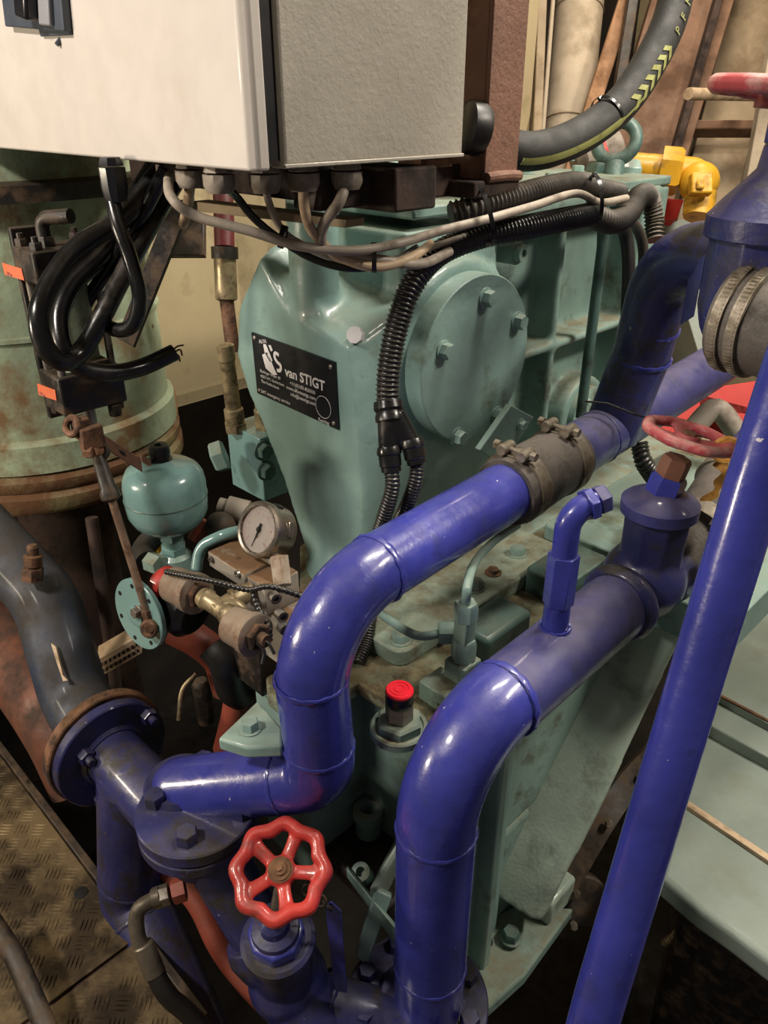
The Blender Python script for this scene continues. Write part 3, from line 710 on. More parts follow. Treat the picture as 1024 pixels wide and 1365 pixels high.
bead(t, tee-dA*.05, dA, R0*1.02, 'blue_dusty')
obj('mating_flange', B().box(P(923, 388, 1.10), (.010, .05, .085), P(1000, 365, 1.06)-P(892, 335, 1.18), FW, Z), 'blue_dusty', t, bevel=.002)
o = obj('cable_tie', B().tube([P(780, 535, 1.28), P(810, 538, 1.26), P(845, 552, 1.25), P(882, 562, 1.2)], .0018, 8), 'rubber', label='black tie stretched from upper blue pipe to faded red handwheel', cat='cable tie')
# --- upper right corner valve
t = thing('gate_valve', 'big dusty blue gate valve in upper right corner with red handwheel', 'valve', P(1000, 440, 1.05))
ax0 = P(1012, 460, 1.04); ax1 = P(1012, 300, .99)
vx = P(1010, 380, 1.0); vx_t = V((vx.x, vx.y, on('y', vx.y, 1010, 300).z))
b = B()
b.lathe(V((vx.x, vx.y, vx.z-.09)), Z, [(0, .045), (.03, .062), (.06, .070), (vx_t.z-vx.z+.09, .070)], 10)
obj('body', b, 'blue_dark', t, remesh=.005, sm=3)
obj('bonnet', B().lathe(vx_t-Z*.014, Z, [(0, .076), (.002, .078), (.026, .078), (.030, .074), (.045, .062), (.066, .042), (.080, .030), (.105, .027), (.108, .022)], 56), 'blue_dark', t)
obj('gland_nut', B().hexa(vx_t+Z*.094, Z, .050, .032), 'blue_dusty', t, bevel=.002)
obj('stem', B().cyl(vx_t+Z*.12, vx_t+Z*.17, .010, n=20), 'blue_dusty', t)
wz = on('y', vx.y, 1010, 120).z
handwheel('handwheel', P(1036, 117, .96), V((.05, .05, 1)).normalized(), .084, .0115, 'red_faded', t, 8, 4, .12, .03, .26)
dx = (X*.95-Y*.10-Z*.05).normalized()
hs = vx+X*.02+V((0, -.01, -.03))
hc0 = P(995, 425, .98)
sl = obj('rubber_hose', B().lathe(hc0, dx, [(-.02, .05), (-.02, .064), (0, .066), (.02, .064), (.62, .064)], 56), 'rubber_grey', label='thick brown rubber hose clamped to corner gate valve, leaving at right edge', cat='hose', base=hc0)
for k, s in ((0, -.006), (1, .018)):
    c = hc0+dx*s; a, e, d = frame(dx); b = B().lathe(c-dx*.007, dx, [(0, .066), (0, .070), (.014, .070), (.014, .066)], 60)
    for i in range(80):
        q = 2*PI*i/80; u = a*math.cos(q)+e*math.sin(q); b.box(c+u*.0702, (.0022, .009, .0012), d.cross(u), d, u)
    obj('worm_clamp', b, 'clamp', label=('toothed band clamp on brown rubber hose, nearer corner gate valve', 'toothed band clamp on brown rubber hose, farther from corner gate valve')[k], cat='clamp', group='toothed clamps on the brown hose', base=c)
# --- hose and pipe right of valve B, going up right
va0 = vc+Y*.085
vb0 = V((vc.x, vc.y+.26, vc.z+.05))
q0 = P(935, 705, 1.22); q1 = P(975, 640, 1.30); q2 = P(1060, 545, 1.40)
t = obj('rubber_sleeve', B().tube(fillet([vc+Y*.06, P(945, 690, 1.21), q1], .1), .050, 36), 'rubber_grey', label='brown rubber sleeve behind the blue valve with orange tape', cat='coupling')
dq = (q2-q1).normalized()
t = obj('return_pipe', B().tube([q1-dq*.04, q2], .046, 36), 'blue_dusty', label='violet blue pipe end at right edge behind the diagonal blue tube', cat='pipe')
clampT('bolted clamp on brown sleeve beside right edge violet pipe', q1-dq*.01, dq, .051, 'clamp', UP*.3+RT*.9-FW*.4, .024)
clampT('bolted clamp right under the blue valve with orange tape', P(938, 706, 1.20), (P(945, 690, 1.21)-vc).normalized(), .052, 'clamp', RT*.95-FW*.3-UP*.1, .024)
# --- big diagonal tube at right
o = obj('guard_rail', B().tube([P(1120, 300, .66)+(P(1120, 300, .66)-P(1008, 640, .70))*5.2, P(1120, 300, .66), P(1008, 640, .70), P(935, 880, .755), P(800, 1330, .80), P(775, 1420, .82)], .0258, 36), 'blue', label='long plain blue tube crossing the lower right diagonally in front', cat='tube')
# --- lower valve with red wheel
t = thing('globe_valve', 'blue valve at bottom left with glossy red scalloped handwheel', 'valve', Dc-Z*.06)
wD = P(374, 1160, .945); aD = (wD-(Dc+Z*.03)).normalized()
aD = (Z*.93-FW*.20+RT*(-.03)).normalized()
Dd = (Dc-end).normalized()
b = B(); b.sphere(Dc, .056, Z, 1, 28, 16); b.lathe(Dc-Dd*.085, Dd, [(0, .050), (.02, .056), (.05, .05)], 32)
b.lathe(Dc+Dd*.02, Dd, [(0, .05), (.04, .056), (.055, .056)], 32); b.lathe(Dc, aD, [(0, .045), (.118, .043)], 32)
obj('body', b, 'blue_dark', t, remesh=.0035, sm=3)
bb0 = Dc+aD*.112
obj('bonnet', B().lathe(bb0, aD, [(0, .046), (.003, .049), (.014, .049), (.018, .044)], 48), 'blue_dark', t)
obj('bonnet_nut', B().hexa(bb0+aD*.017, aD, .070, .022, True, n=8), 'blue', t, bevel=.002)
obj('gland', B().lathe(bb0+aD*.036, aD, [(0, .032), (.01, .030), (.014, .020), (.025, .018), (.03, .012), (.04, .010)], 32), 'blue_dark', t)
wD2 = bb0+aD*((wD-bb0).dot(aD)); wD2 = wD
handwheel('handwheel', wD2, (aD*.7-FW*.3).normalized(), .0620, .0098, 'red', t, 8, 5, .10, .05, .30, a0=.45, sw=.135)
wa = (aD*.7-FW*.3).normalized()
obj('stem', B().cyl(wD2-wa*.03, bb0+aD*.06, .0085, n=18), 'steel', t)
obj('hub_disc', B().lathe(wD2-wa*.002, wa, [(-.006, .016), (.005, .0155), (.0062, .013)], 28), 'rust', t)
obj('hub_nut', B().lathe(wD2+wa*.002, wa, [(0, .013), (.004, .013), (.005, .008), (.009, .008), (.010, .004), (.014, .004)], 16), 'rust', t)
# outlet pipe of the lower valve
t = thing('outlet_pipe', 'short scuffed dark blue pipe right of glossy red handwheel valve', 'pipe', Dc+Dd*.08)
obj('pipe', B().tube([Dc+Dd*.06, P(450, 1345, 1.09), P(540, 1372, 1.08)], R0*.95, 32), 'blue_dark', t)
bead(t, P(428, 1333, 1.09), P(450, 1345, 1.09)-Dc, R0*.95, 'blue_dark')
# flat locking bar with chain
t = thing('lock_bar', 'flat blue bar hanging by chain from glossy red handwheel', 'bar', P(455, 1320, 1.05))
obj('bar', B().prism([P(434, 1206, 1.0), P(442, 1200, 1.0), P(455, 1213, 1.0), P(463, 1322, 1.05), P(446, 1318, 1.05)], (P(10, 0, 1)-P(0, 0, 1)).cross(UP).normalized()*.004), 'blue', t, bevel=.0008)
for i, (x, y) in enumerate(((411, 1186), (418, 1194), (427, 1201), (436, 1207))):
    dd = (FW, (RT+UP)*.7+FW*.2)[i % 2]
    obj('chain_link', B().torus(P(x, y, .955+.012*i), dd, .0075, .0017, 20, 8, hint=(RT-UP)), 'black_metal', t)
# pipes near the floor
t = thing('primer_pipe', 'orange primer pipe running down right beneath glossy red handwheel', 'pipe', P(420, 1400, 1.22))
obj('pipe', B().tube(smooth([P(215, 1150, 1.24), P(262, 1203, 1.22), P(292, 1262, 1.20), P(335, 1318, 1.18), P(420, 1400, 1.16)], 6), .0165, 24), 'orange', t)
t = thing('hydraulic_hose', 'black hydraulic hose with crimped ferrule at bottom left beside floor', 'hose', P(290, 1380, 1.05))
hp = [P(206, 1198, 1.06), P(184, 1214, 1.05), P(184, 1248, 1.05), P(199, 1285, 1.05)]
obj('bend', B().tube(smooth(hp, 6), .0105, 20), 'dark_steel', t)
dn = (P(206, 1198, 1.06)-P(250, 1183, 1.07)).normalized()
obj('swivel_nut', B().hexa(P(226, 1191, 1.065), dn, .026, .022, False), 'steel', t, bevel=.001)
obj('collar', B().lathe(P(213, 1195, 1.06), dn, [(0, .013), (.010, .013), (.011, .011)], 20), 'dark_steel', t)
obj('adaptor_nut', B().hexa(P(247, 1184, 1.07), dn, .029, .018), 'orange', t)
e1 = P(190, 1258, 1.05); e2 = P(207, 1298, 1.05)
obj('ferrule', B().lathe(e1, e2-e1, [(0, .0125), (.002, .0145), ((e2-e1).length, .0145)], 24), 'dark_steel', t)
obj('rubber_hose', B().tube(smooth([e2-(e2-e1)*.2, P(222, 1325, 1.05), P(252, 1352, 1.06), P(310, 1410, 1.08)], 6), .0130, 20), 'rubber', t)
# ================================================================ CABINET, BRACKET, THICK HOSE
C1 = P(375, 224, .75); CX, CY, CZ = C1.x, C1.y, C1.z
t = thing('control_cabinet', 'large pale grey metal control cabinet overhanging the gearbox at upper left', 'cabinet', (CX-.35, CY+.13, CZ))
H = .52; Y1 = on('x', CX, 617, 205).y; XL = CX-.80
b = B().bb((XL, CY+.004, CZ), (CX, Y1, CZ+H))
body = obj('body', b, 'cabinet', t, bevel=.004, bseg=3)
obj('bottom_lip', B().bb((CX-.02, CY+.004, CZ-.001), (CX+.0015, Y1+.001, CZ+.003)), 'cabinet', body, bevel=.001)
obj('gasket', B().bb((XL+.004, CY-.012, CZ+.006), (CX-.006, CY+.006, CZ+H)), 'black', t)
yd = CY-.012
dr = obj('door', B().prism([V((XL, yd, CZ-.002)), V((CX-.001, yd, CZ-.002)), V((CX-.001, yd-.014, CZ-.002)), V((CX-.009, yd-.021, CZ-.002)), V((XL, yd-.021, CZ-.002))], Z*H), 'door', t, bevel=.003, bseg=3)
yf = yd-.0215
def dpt(x, y): return on('y', yf, x, y)
sw = obj('switch_plate', B().prism([dpt(8, -40), dpt(89, -40), dpt(97, 43), dpt(17, 36)], -Y*.010), 'dark_blue', dr, bevel=.002)
obj('switch_plate', B().prism([dpt(50, 20), dpt(93, 15), dpt(97, 47), dpt(58, 49)], -Y*.004), 'dark_blue', dr, bevel=.001)
obj('switch_knob', B().prism([dpt(48, -40), dpt(66, -40), dpt(68, 30), dpt(52, 24)], -Y*.030), 'plate_black', sw, bevel=.004)
obj('switch_lever', B().prism([dpt(66, -40), dpt(80, -40), dpt(84, 36), dpt(69, 34)], -Y*.016), 'lever_grey', sw, bevel=.002)
obj('latch_pin', B().cyl(dpt(79, 52)+Y*.002, dpt(80, 60)-Y*.004, .0028, n=10), 'dark_blue', dr)
def gland(x, y, s=1.0, m='gland', h=.018):
    p = on('z', CZ, x, y-7)
    g = obj('cable_gland', B().lathe(p+Z*.002, -Z, [(0, .013*s), (.006*s, .0155*s), (.010*s, .0165*s)], 8).lathe(p-Z*.010*s, -Z, [(0, .0175*s), (h*.6, .0175*s), (h, .014*s), (h, .007*s)], 10), m, t)
    return p-Z*(h+.008*s)
gl = [gland(147, 219, .86, 'plate_black', .036), gland(252, 221, .95), gland(290, 226, .95), gland(352, 226, .95), gland(404, 224, .98), gland(462, 222, 1.0), gland(222, 216, .8)]

t = thing('support_bracket', 'brown painted steel column and beams carrying the control cabinet', 'bracket', P(655, 250, 1.0))
pc = P(690, 222, 1.0); pc.z = CZ-.03
cx0, cy0 = pc.x, pc.y
# column: flange facing right (normal +X) lit, flange facing us (normal -Y) dark
b = B().bb((cx0-.006, cy0-.068, CZ-.03), (cx0, cy0, CZ+.60)); b.bb((cx0-.075, cy0-.068, CZ-.03), (cx0-.006, cy0-.062, CZ+.60))
obj('column', b, 'brown', t, bevel=.0015)
b = B().bb((cx0-.11, cy0-.09, CZ-.050), (cx0+.003, cy0+.004, CZ-.030)); obj('base_plate', b, 'brown_dark', t, bevel=.003)
obj('weld_bead', B().tube(smooth([V((cx0+.002, cy0-.066, CZ-.027)), V((cx0+.004, cy0-.03, CZ-.026)), V((cx0+.002, cy0+.002, CZ-.028))], 5), .0065, 10), 'brown', t)
obj('beam', B().bb((-1.25, CY+.16, CZ-.055), (cx0, CY+.23, CZ-.008)), 'brown_dark', t, bevel=.003)
obj('beam_flange', B().prism([on('y', CY+.14, x, y) for x, y in ((255, 268), (462, 293), (460, 304), (254, 281))], Y*.03), 'beige_frame', t, bevel=.001)
obj('rubber_buffer', B().lathe(P(618, 168, .94), RT*.8+FW*.3, [(0, .024), (.004, .030), (.02, .031), (.028, .027), (.032, .015)], 28), 'rubber', t)
obj('beam', B().bb((CX-.085, CY+.08, CZ-.05), (CX-.04, cy0, CZ-.012)), 'brown_dark', t, bevel=.003)
obj('spacer', B().bb((CX-.05, Y1-.06, CZ-.012), (CX-.012, Y1-.005, CZ-.002)), 'wood', t, bevel=.001)
obj('side_arm', B().prism([P(225, 270, 1.10), P(258, 262, 1.10), P(178, 462, 1.18), P(155, 450, 1.18)], FW*.01), 'black_metal', t, bevel=.001)
obj('gusset_plate', B().prism([P(203, 280, 1.45), P(272, 286, 1.45), P(272, 340, 1.45), P(222, 340, 1.45)], FW*.02), 'black_metal', t, bevel=.002)
# thick hose
hp = smooth([P(560, 150, 1.17), P(640, 180, 1.17), P(700, 202, 1.20), P(765, 185, 1.24), P(825, 142, 1.27), P(868, 80, 1.29), P(895, 20, 1.30), P(908, -50, 1.30)], 10)
t = thing('thick_hose', 'thick black rubber hose with yellow green stripe curving across upper right', 'hose', P(700, 230, 1.2))
obj('rubber_hose', B().tube(hp, .0290, 32), 'rubber_hose', t)
b = B(); rings = []; sp = []
for i, p in enumerate(hp):
    tt = (hp[min(i+1, len(hp)-1)]-hp[max(0, i-1)]).normalized()
    nd = (-FW*.60 + (tt.cross(FW)).normalized()*.8); 
    if (tt.cross(FW)).dot(RT) < 0: nd = (-FW*.60 - (tt.cross(FW)).normalized()*.8)
    nd = (nd-tt*nd.dot(tt)).normalized(); sd = tt.cross(nd)
    sp.append((p+nd*.0293, tt, sd, nd))
    w2 = .0058 if i < 38 else .002
    rings.append([p+(nd+sd*w2/.029*q).normalized()*.0296 for q in (-1, -.5, 0, .5, 1)]+[p+nd*.027])
n_st = min(len(rings), 44)
obj('stripe', b.ring_loft(rings[:n_st]), 'stripe', t)
def hpt(i, off, out=.0300):
    p, tt, sd, nd = sp[i]; p = hp[i]
    n2 = (nd-FW*.45); n2 = (n2-tt*n2.dot(tt)).normalized(); s2 = tt.cross(n2).normalized()
    if s2.dot(RT) > 0: s2 = -s2
    an = off/.029; v = n2*math.cos(an)+s2*math.sin(an)
    return p+v*out, v
for i in range(40, 52, 2):
    b = B()
    for sg in (-1, 1):
        q = [hpt(i, sg*.011), hpt(i+1, 0), hpt(i+2, 0), hpt(i+1, sg*.011)]
        b.prism([k[0]-hp[0]*0 for k in q], q[1][1]*.0006)
    obj('chevron', b, 'stripe', t)
for k, ch in enumerate('PFM'):
    i = 55+k*3; q, v = hpt(i, .002, .0298); tt = sp[i][1]
    up_ = v.cross(tt)
    text('lettering', ch, q-up_*.006-tt*.004+v*.0008, tt, up_, .019, 'stripe', t)
q = P(812, 152, 1.262)
_a, _b, _d = frame(P(868, 80, 1.29)-P(765, 185, 1.24))
# ---------------------------------------------------------------- conduits and cables
def conduit(name, pts, r, m='conduit', pitch=.0056, amp=.0020, parent=None, n=16, **k):
    return obj(name, corrugated(pts, r, pitch, amp, n), m, parent, angle=60, **k)
t = thing('corrugated_conduit', 'glossy black corrugated conduit arching from nameplate side up along cables', 'conduit', P(520, 560, 1.02))
c1 = [P(517, 548, 1.02), P(518, 500, 1.01), P(528, 440, 1.00), P(550, 378, .99), P(585, 338, 1.00), P(640, 315, 1.02), P(700, 303, 1.05), P(755, 292, 1.10), P(790, 285, 1.15)]
conduit('tube', c1, .0168, parent=t, pitch=.0062, amp=.0028)
def yp(x0, y0, x1, y1, r0, r1, d0, d1, n=20): return B().lathe(P(x0, y0, d0), P(x1, y1, d1)-P(x0, y0, d0), [(0, r0), ((P(x1, y1, d1)-P(x0, y0, d0)).length, r1)], n)
b = B(); b.s = 0
obj('splitter_collar', B().lathe(P(517, 535, 1.02), P(520, 560, 1.02)-P(517, 535, 1.02), [(0, .019), (.010, .020), (.014, .0175), (.020, .0195), (.026, .0195)], 28), 'cable_black', t)
b = B()
for (x0, y0, x1, y1, r0, r1) in ((519, 552, 519, 600, .0165, .0145), (524, 552, 548, 592, .0165, .0140)): 
    q = yp(x0, y0, x1, y1, r0, r1, 1.02, 1.03); b.add(q.v, q.f)
obj('splitter_body', b, 'cable_black', t, remesh=.0028, sm=3)
for (x0, y0, x1, y1) in ((518, 595, 522, 630), (548, 585, 556, 618)):
    a_ = P(x0, y0, 1.025); e_ = P(x1, y1, 1.03)
    obj('outlet_collar', B().lathe(a_, e_-a_, [(0, .0150), (.006, .0168), (.010, .0168), (.012, .0150), (.026, .0150), (.028, .0135), (.034, .0135)], 24), 'cable_black', t)
conduit('branch_conduit', [P(521, 620, 1.03), P(523, 650, 1.03), P(512, 690, 1.05), P(498, 740, 1.10), P(496, 800, 1.14), P(490, 850, 1.14), P(478, 885, 1.12)], .0108, pitch=.0045, amp=.0014, parent=t, n=12)
conduit('branch_conduit', [P(556, 610, 1.035), P(554, 640, 1.04), P(543, 672, 1.06), P(530, 700, 1.10), P(520, 740, 1.13)], .0105, pitch=.0045, amp=.0014, parent=t, n=12)
conduit('corrugated_conduit', [P(601, 287, .985), P(640, 275, .99), P(690, 262, 1.03), P(735, 250, 1.09), P(770, 245, 1.16), P(795, 252, 1.22), P(825, 258, 1.28)], .0175, 'conduit_dusty', .0075, .0036,
        label='upper black corrugated conduit with cut open end below the cabinet', cat='conduit', base=P(700, 262, 1.05))
conduit('corrugated_conduit', [P(785, 285, 1.15), P(815, 296, 1.19), P(838, 284, 1.25), P(852, 262, 1.31), P(865, 262, 1.36), P(872, 290, 1.38), P(874, 320, 1.38)], .0185, 'conduit_dusty', .0075, .0034,
        label='brown dusty corrugated conduit bundle end curving down before corner gate valve', cat='conduit', base=P(850, 290, 1.3))
obj('cable', B().tube(smooth([P(812, 290, 1.24), P(832, 310, 1.28), P(838, 350, 1.30), P(836, 420, 1.33)], 6), .011, 14), 'rubber', label='black cable dropping behind the blue riser elbow', cat='cable')
obj('cable', B().tube(smooth([P(828, 286, 1.26), P(850, 305, 1.30), P(858, 340, 1.33), P(852, 390, 1.35)], 6), .009, 14), 'conduit_dusty', label='brown cable dropping beside black cable behind the blue riser elbow', cat='cable')
conduit('corrugated_conduit', [P(852, 590, 1.42), P(858, 615, 1.42), P(874, 640, 1.45)], .017, 'conduit', .007, .0025, label='black corrugated conduit stub below the pipe junction, left of faded handwheel', cat='conduit', base=P(860, 640, 1.42))
def cable(pts, r, m, label, cat='cable', group=None, n=14, name='cable', end=False):
    pts = smooth(pts, 7)
    return obj(name, B().tube(pts, r, n), m, label=label, cat=cat, group=group, base=pts[len(pts)//2])
cable([gl[6]+Z*.008, P(228, 262, .84), P(262, 288, .85), P(330, 307, .86), P(400, 328, .88), P(470, 334, .90), P(530, 325, .925), P(590, 307, .95), P(650, 292, .97), P(710, 275, 1.02), P(768, 258, 1.09), P(800, 270, 1.15), P(835, 264, 1.22)], .0056, 'cable_grey', 'long pale grey cable sweeping under the cabinet to the upper right')
cable([gl[3]+Z*.008, P(358, 268, .86), P(372, 300, .88), P(392, 320, .90), P(440, 342, .92), P(480, 352, .93), P(530, 345, .95), P(580, 328, .98), P(620, 315, 1.0)], .0042, 'cable_grey', 'thin grey cable from cabinet gland above nameplate, tied to the bundle')
cable([gl[4]+Z*.008, P(405, 270, .84), P(412, 300, .86), P(428, 322, .885), P(452, 342, .91), P(500, 356, .93), P(545, 345, .95), P(575, 325, .98)], .0058, 'cable_beige', 'beige cable dropping from fourth gland and looping behind the grey cable')
cable([gl[5]+Z*.008, P(452, 270, .84), P(434, 295, .86), P(428, 318, .88), P(440, 334, .905), P(500, 345, .93), P(560, 352, .96), P(600, 335, .99)], .0062, 'cable_grey', 'short thick grey cable dropping from the rightmost cabinet gland')
cable([gl[2]+Z*.008, P(315, 262, .86), P(338, 290, .88), P(372, 318, .90), P(420, 346, .92), P(470, 358, .93), P(520, 350, .95), P(556, 330, .97)], .0046, 'cable_black', 'thin black cable sagging lowest in the cable bundle')
cable([gl[1]+Z*.008, P(253, 250, .86), P(250, 275, .90), P(244, 300, .95)], .006, 'cable_beige', 'short pale cable stub under the left cabinet gland')
def tie(x, y, d, dr, R, label, tail=None, sx=1.0):
    t = thing('cable_tie', label, 'cable tie', P(x, y, d), 'black cable ties on the bundle')
    a, bb_, dd = frame(dr, UP); rings = []
    for i in range(28):
        q = 2*PI*i/28; u = a*math.cos(q)*sx+bb_*math.sin(q); c = P(x, y, d)+u*R
        rings.append([c-dd*.0028, c+dd*.0028, c+dd*.0028+u*.0013, c-dd*.0028+u*.0013])
    vs = [q for g in rings for q in g]; b = B().add(vs, [(i*4+j, i*4+(j+1) % 4, ((i+1) % 28)*4+(j+1) % 4, ((i+1) % 28)*4+j) for i in range(28) for j in range(4)])
    obj('strap', b, 'cable_black', t)
    c = P(x, y, d)+(a*sx-FW*.5).normalized()*R
    obj('lock_head', B().box(c, (.008, .006, .005), dd, a, bb_), 'cable_black', t, bevel=.001)
    if tail: obj('tail', B().box(c+(P(x+tail[0], y+tail[1], d)-P(x, y, d))*.5, ((P(x+tail[0], y+tail[1], d)-P(x, y, d)).length, .0035, .001), (P(x+tail[0], y+tail[1], d)-P(x, y, d)), UP, FW), 'cable_black', t)
tie(377, 317, .88, RT-UP*.3, .0105, 'black cable tie on the bundle above the nameplate', (-4, 14))
tie(499, 345, .925, RT, .0155, 'black cable tie with upright tail at the sagging middle of the bundle', (4, -18))
tie(646, 290, .985, RT+UP*.3, .036, 'long black cable tie joining both corrugated conduits below the column', None, 1.0)
tie(809, 153, 1.262, P(868, 90, 1.29)-P(765, 185, 1.24), .0300, 'thin black tie around the thick striped hose above the lifting eye', (-6, -50))
tie(793, 266, 1.15, RT+UP*.15, .034, 'black cable tie at the right bend of the conduit bundle', (-12, -10))
# thick black cable loops at left
lab = ['glossy thick black cable forming the leftmost loop around the actuator', 'glossy thick black cable forming the inner loop around the actuator', 'thick black cable hanging from the black gland and hooking back upward', 'thick black cable running straight from the cabinet down to the actuator top']
cable([P(232, 205, .95), P(200, 245, .93), P(165, 290, .92), P(105, 328, .90), P(68, 375, .88), P(52, 420, .87), P(60, 462, .88), P(84, 482, .90), P(110, 466, .92), P(137, 420, .92), P(160, 375, .93), P(200, 300, .95), P(235, 240, .98)], .0118, 'cable_black', lab[0])
cable([P(212, 210, .99), P(182, 260, .98), P(140, 335, .95), P(98, 378, .93), P(80, 420, .92), P(86, 465, .92), P(108, 490, .94), P(150, 497, .97), P(190, 489, 1.0), P(232, 470, 1.02)], .0112, 'cable_black', lab[1])
cable([P(146, 250, .89), P(158, 300, .89), P(174, 345, .90), P(186, 395, .91), P(178, 432, .92), P(156, 440, .93), P(138, 425, .94), P(150, 390, .95), P(170, 350, .97), P(205, 300, .99)], .0088, 'cable_black', lab[2])
cable([P(222, 225, .90), P(190, 285, .93), P(150, 350, .96), P(112, 410, .98), P(96, 470, 1.0)], .0085, 'cable_black', lab[3])
cable([gl[0]+Z*.01, P(149, 236, .88), P(150, 262, .885)], .0045, 'cable_grey', 'bare end of stripped cable below the black cabinet gland')
for k, (dx_, dy_) in enumerate(((8, -6), (10, 2), (7, 8))):
    pass
obj('wire_ends', B().tube(smooth([P(230, 471, 1.02), P(240, 466, 1.02), P(243, 474, 1.02)], 4), .0012, 6).tube(smooth([P(230, 471, 1.02), P(238, 474, 1.02), P(240, 482, 1.02)], 4), .0012, 6).tube(smooth([P(228, 470, 1.02), P(236, 462, 1.02), P(245, 460, 1.02)], 4), .0012, 6), 'rust', label='frayed wire ends of the cut black cable above accumulator', cat='wire')

# ================================================================ TANK
tc = P(46, 480, 1.62); tc.z = 0
def zt(x, y): return on('y', tc.y, x, y).z
Rt = .262
base_z = P(60, 690, 1.40).z
t = thing('tank', 'big green vertical cylindrical tank with peeling paint and rusty bottom rims', 'tank', (tc.x, tc.y, base_z-.02))
zb = base_z
obj('shell', B().lathe(V((tc.x, tc.y, zb+.10)), Z, [(0, Rt), (1.088-zb-.10, Rt)], 96), 'green_tank', t)
obj('lower_band', B().lathe(V((tc.x, tc.y, zb+.045)), Z, [(0, Rt+.012), (.055, Rt+.012), (.060, Rt+.006), (.064, Rt)], 96), 'green_tank', t)
obj('bottom_rim', B().lathe(V((tc.x, tc.y, zb-.04)), Z, [(0, Rt-.02), (.0, Rt+.010), (.012, Rt+.018), (.035, Rt+.018), (.045, Rt+.010), (.055, Rt+.016), (.07, Rt+.016), (.085, Rt+.004)], 96), 'rust_band', t)
obj('upper_band', B().lathe(V((tc.x, tc.y, zb+.10+.19)), Z, [(0, Rt), (.003, Rt+.006), (.010, Rt+.006), (.013, Rt)], 96), 'green_tank', t)
obj('upper_shelf', B().lathe(V((tc.x, tc.y, zb+.10+.42)), Z, [(0, Rt+.001), (.004, Rt+.045), (.03, Rt+.045), (.034, Rt)], 96), 'black_metal', t)
obj('tank_pedestal', B().lathe(V((tc.x-.02, tc.y, -.9)), Z, [(0, .10), (zb+.86, .10)], 32), 'brown_dark', t)
# ================================================================ ACTUATOR
va = P(84, 540, .98)
t = thing('pneumatic_actuator', 'dirty square tie rod actuator with orange stickers under black cable loops', 'actuator', va)
ex = va.x; ey = va.y
def blk(name, z0, z1, x0, x1, y0, y1, m='black_metal', bev=.003, par=None): return obj(name, B().bb((x0, y0, z0), (x1, y1, z1)), m, par or t, bevel=bev)
zl1 = on('y', ey, 82, 508).z; zl0 = on('y', ey, 86, 556).z
zu0 = on('y', ey, 45, 380).z; zu1 = on('y', ey, 38, 335).z
wx, wy = .060, .088
lb = blk('lower_end_block', zl0, zl1, ex-wx, ex, ey, ey+wy)
ub = blk('upper_end_block', zu0, zu1, ex-wx, ex, ey, ey+wy)
for q, z in (((.006, 0), 0), ): pass
for x_ in (ex-wx+.009, ex-.009):
    for y_ in (ey+.010, ey+wy-.010):
        obj('tie_rod', B().cyl(V((x_, y_, zl1-.005)), V((x_, y_, zu0+.005)), .0048, n=14), 'steel', t)
        obj('rod_nut', B().hexa(V((x_, y_, zu1)), Z, .013, .009).cyl(V((x_, y_, zu1+.008)), V((x_, y_, zu1+.015)), .004, n=10), 'black_metal', ub)
        obj('rod_nut', B().hexa(V((x_, y_, zl0)), -Z, .013, .009), 'black_metal', lb)
obj('barrel', B().cyl(V((ex-wx/2, ey+wy/2, zl1)), V((ex-wx/2, ey+wy/2, zu0)), .027, n=32), 'green_tank', t)
obj('mounting_plate', B().bb((ex-wx-.012, ey+.004, zl0-.02), (ex-wx-.002, ey+.04, zu1+.02)), 'black_metal', t, bevel=.002)
obj('sticker', B().prism([on('y', ey-.0005, x, y) for x, y in ((50, 511), (74, 520), (76, 534), (52, 526))], -Y*.0006), 'sticker', lb)
obj('sticker', B().prism([on('y', ey-.0005, x, y) for x, y in ((3, 350), (29, 358), (33, 374), (7, 366))], -Y*.0006), 'sticker', ub)
text('lettering', '1.2 bar', on('y', ey-.0015, 53, 525), X, Z, .006, 'dial_red', lb)
text('lettering', '1.2 bar', on('y', ey-.0015, 9, 366), X, Z, .006, 'dial_red', ub)
obj('elbow_fitting', B().hexa(V((ex-.028, ey+.03, zu1)), Z, .020, .012).tube(fillet([V((ex-.028, ey+.03, zu1+.01)), V((ex-.028, ey+.03, zu1+.032)), V((ex+.01, ey+.05, zu1+.036))], .012, 6), .0085, 14), 'black_metal', ub)
obj('port_block', B().bb((ex-.03, ey+.028, zl1), (ex+.004, ey+.07, zl1+.012)), 'black_metal', lb, bevel=.001)
obj('stop_bolt', B().hexa(V((ex-.006, ey+.07, zl0-.001)), -Z, .016, .016), 'black_metal', lb)
rc = V((ex-wx/2, ey+wy/2, 0))
obj('piston_rod', B().cyl(V((rc.x, rc.y, zl0-.035)), V((rc.x, rc.y, zl0+.005)), .0085, n=18), 'steel', t)
kn = P(112, 580, 1.02)
obj('clevis', B().torus(P(96, 568, .99), RT*.5+FW, .011, .005, 20, 8).box(P(108, 570, 1.0), (.022, .018, .028)).box(P(122, 583, 1.0), (.014, .03, .03)), 'rust', t, bevel=.002)
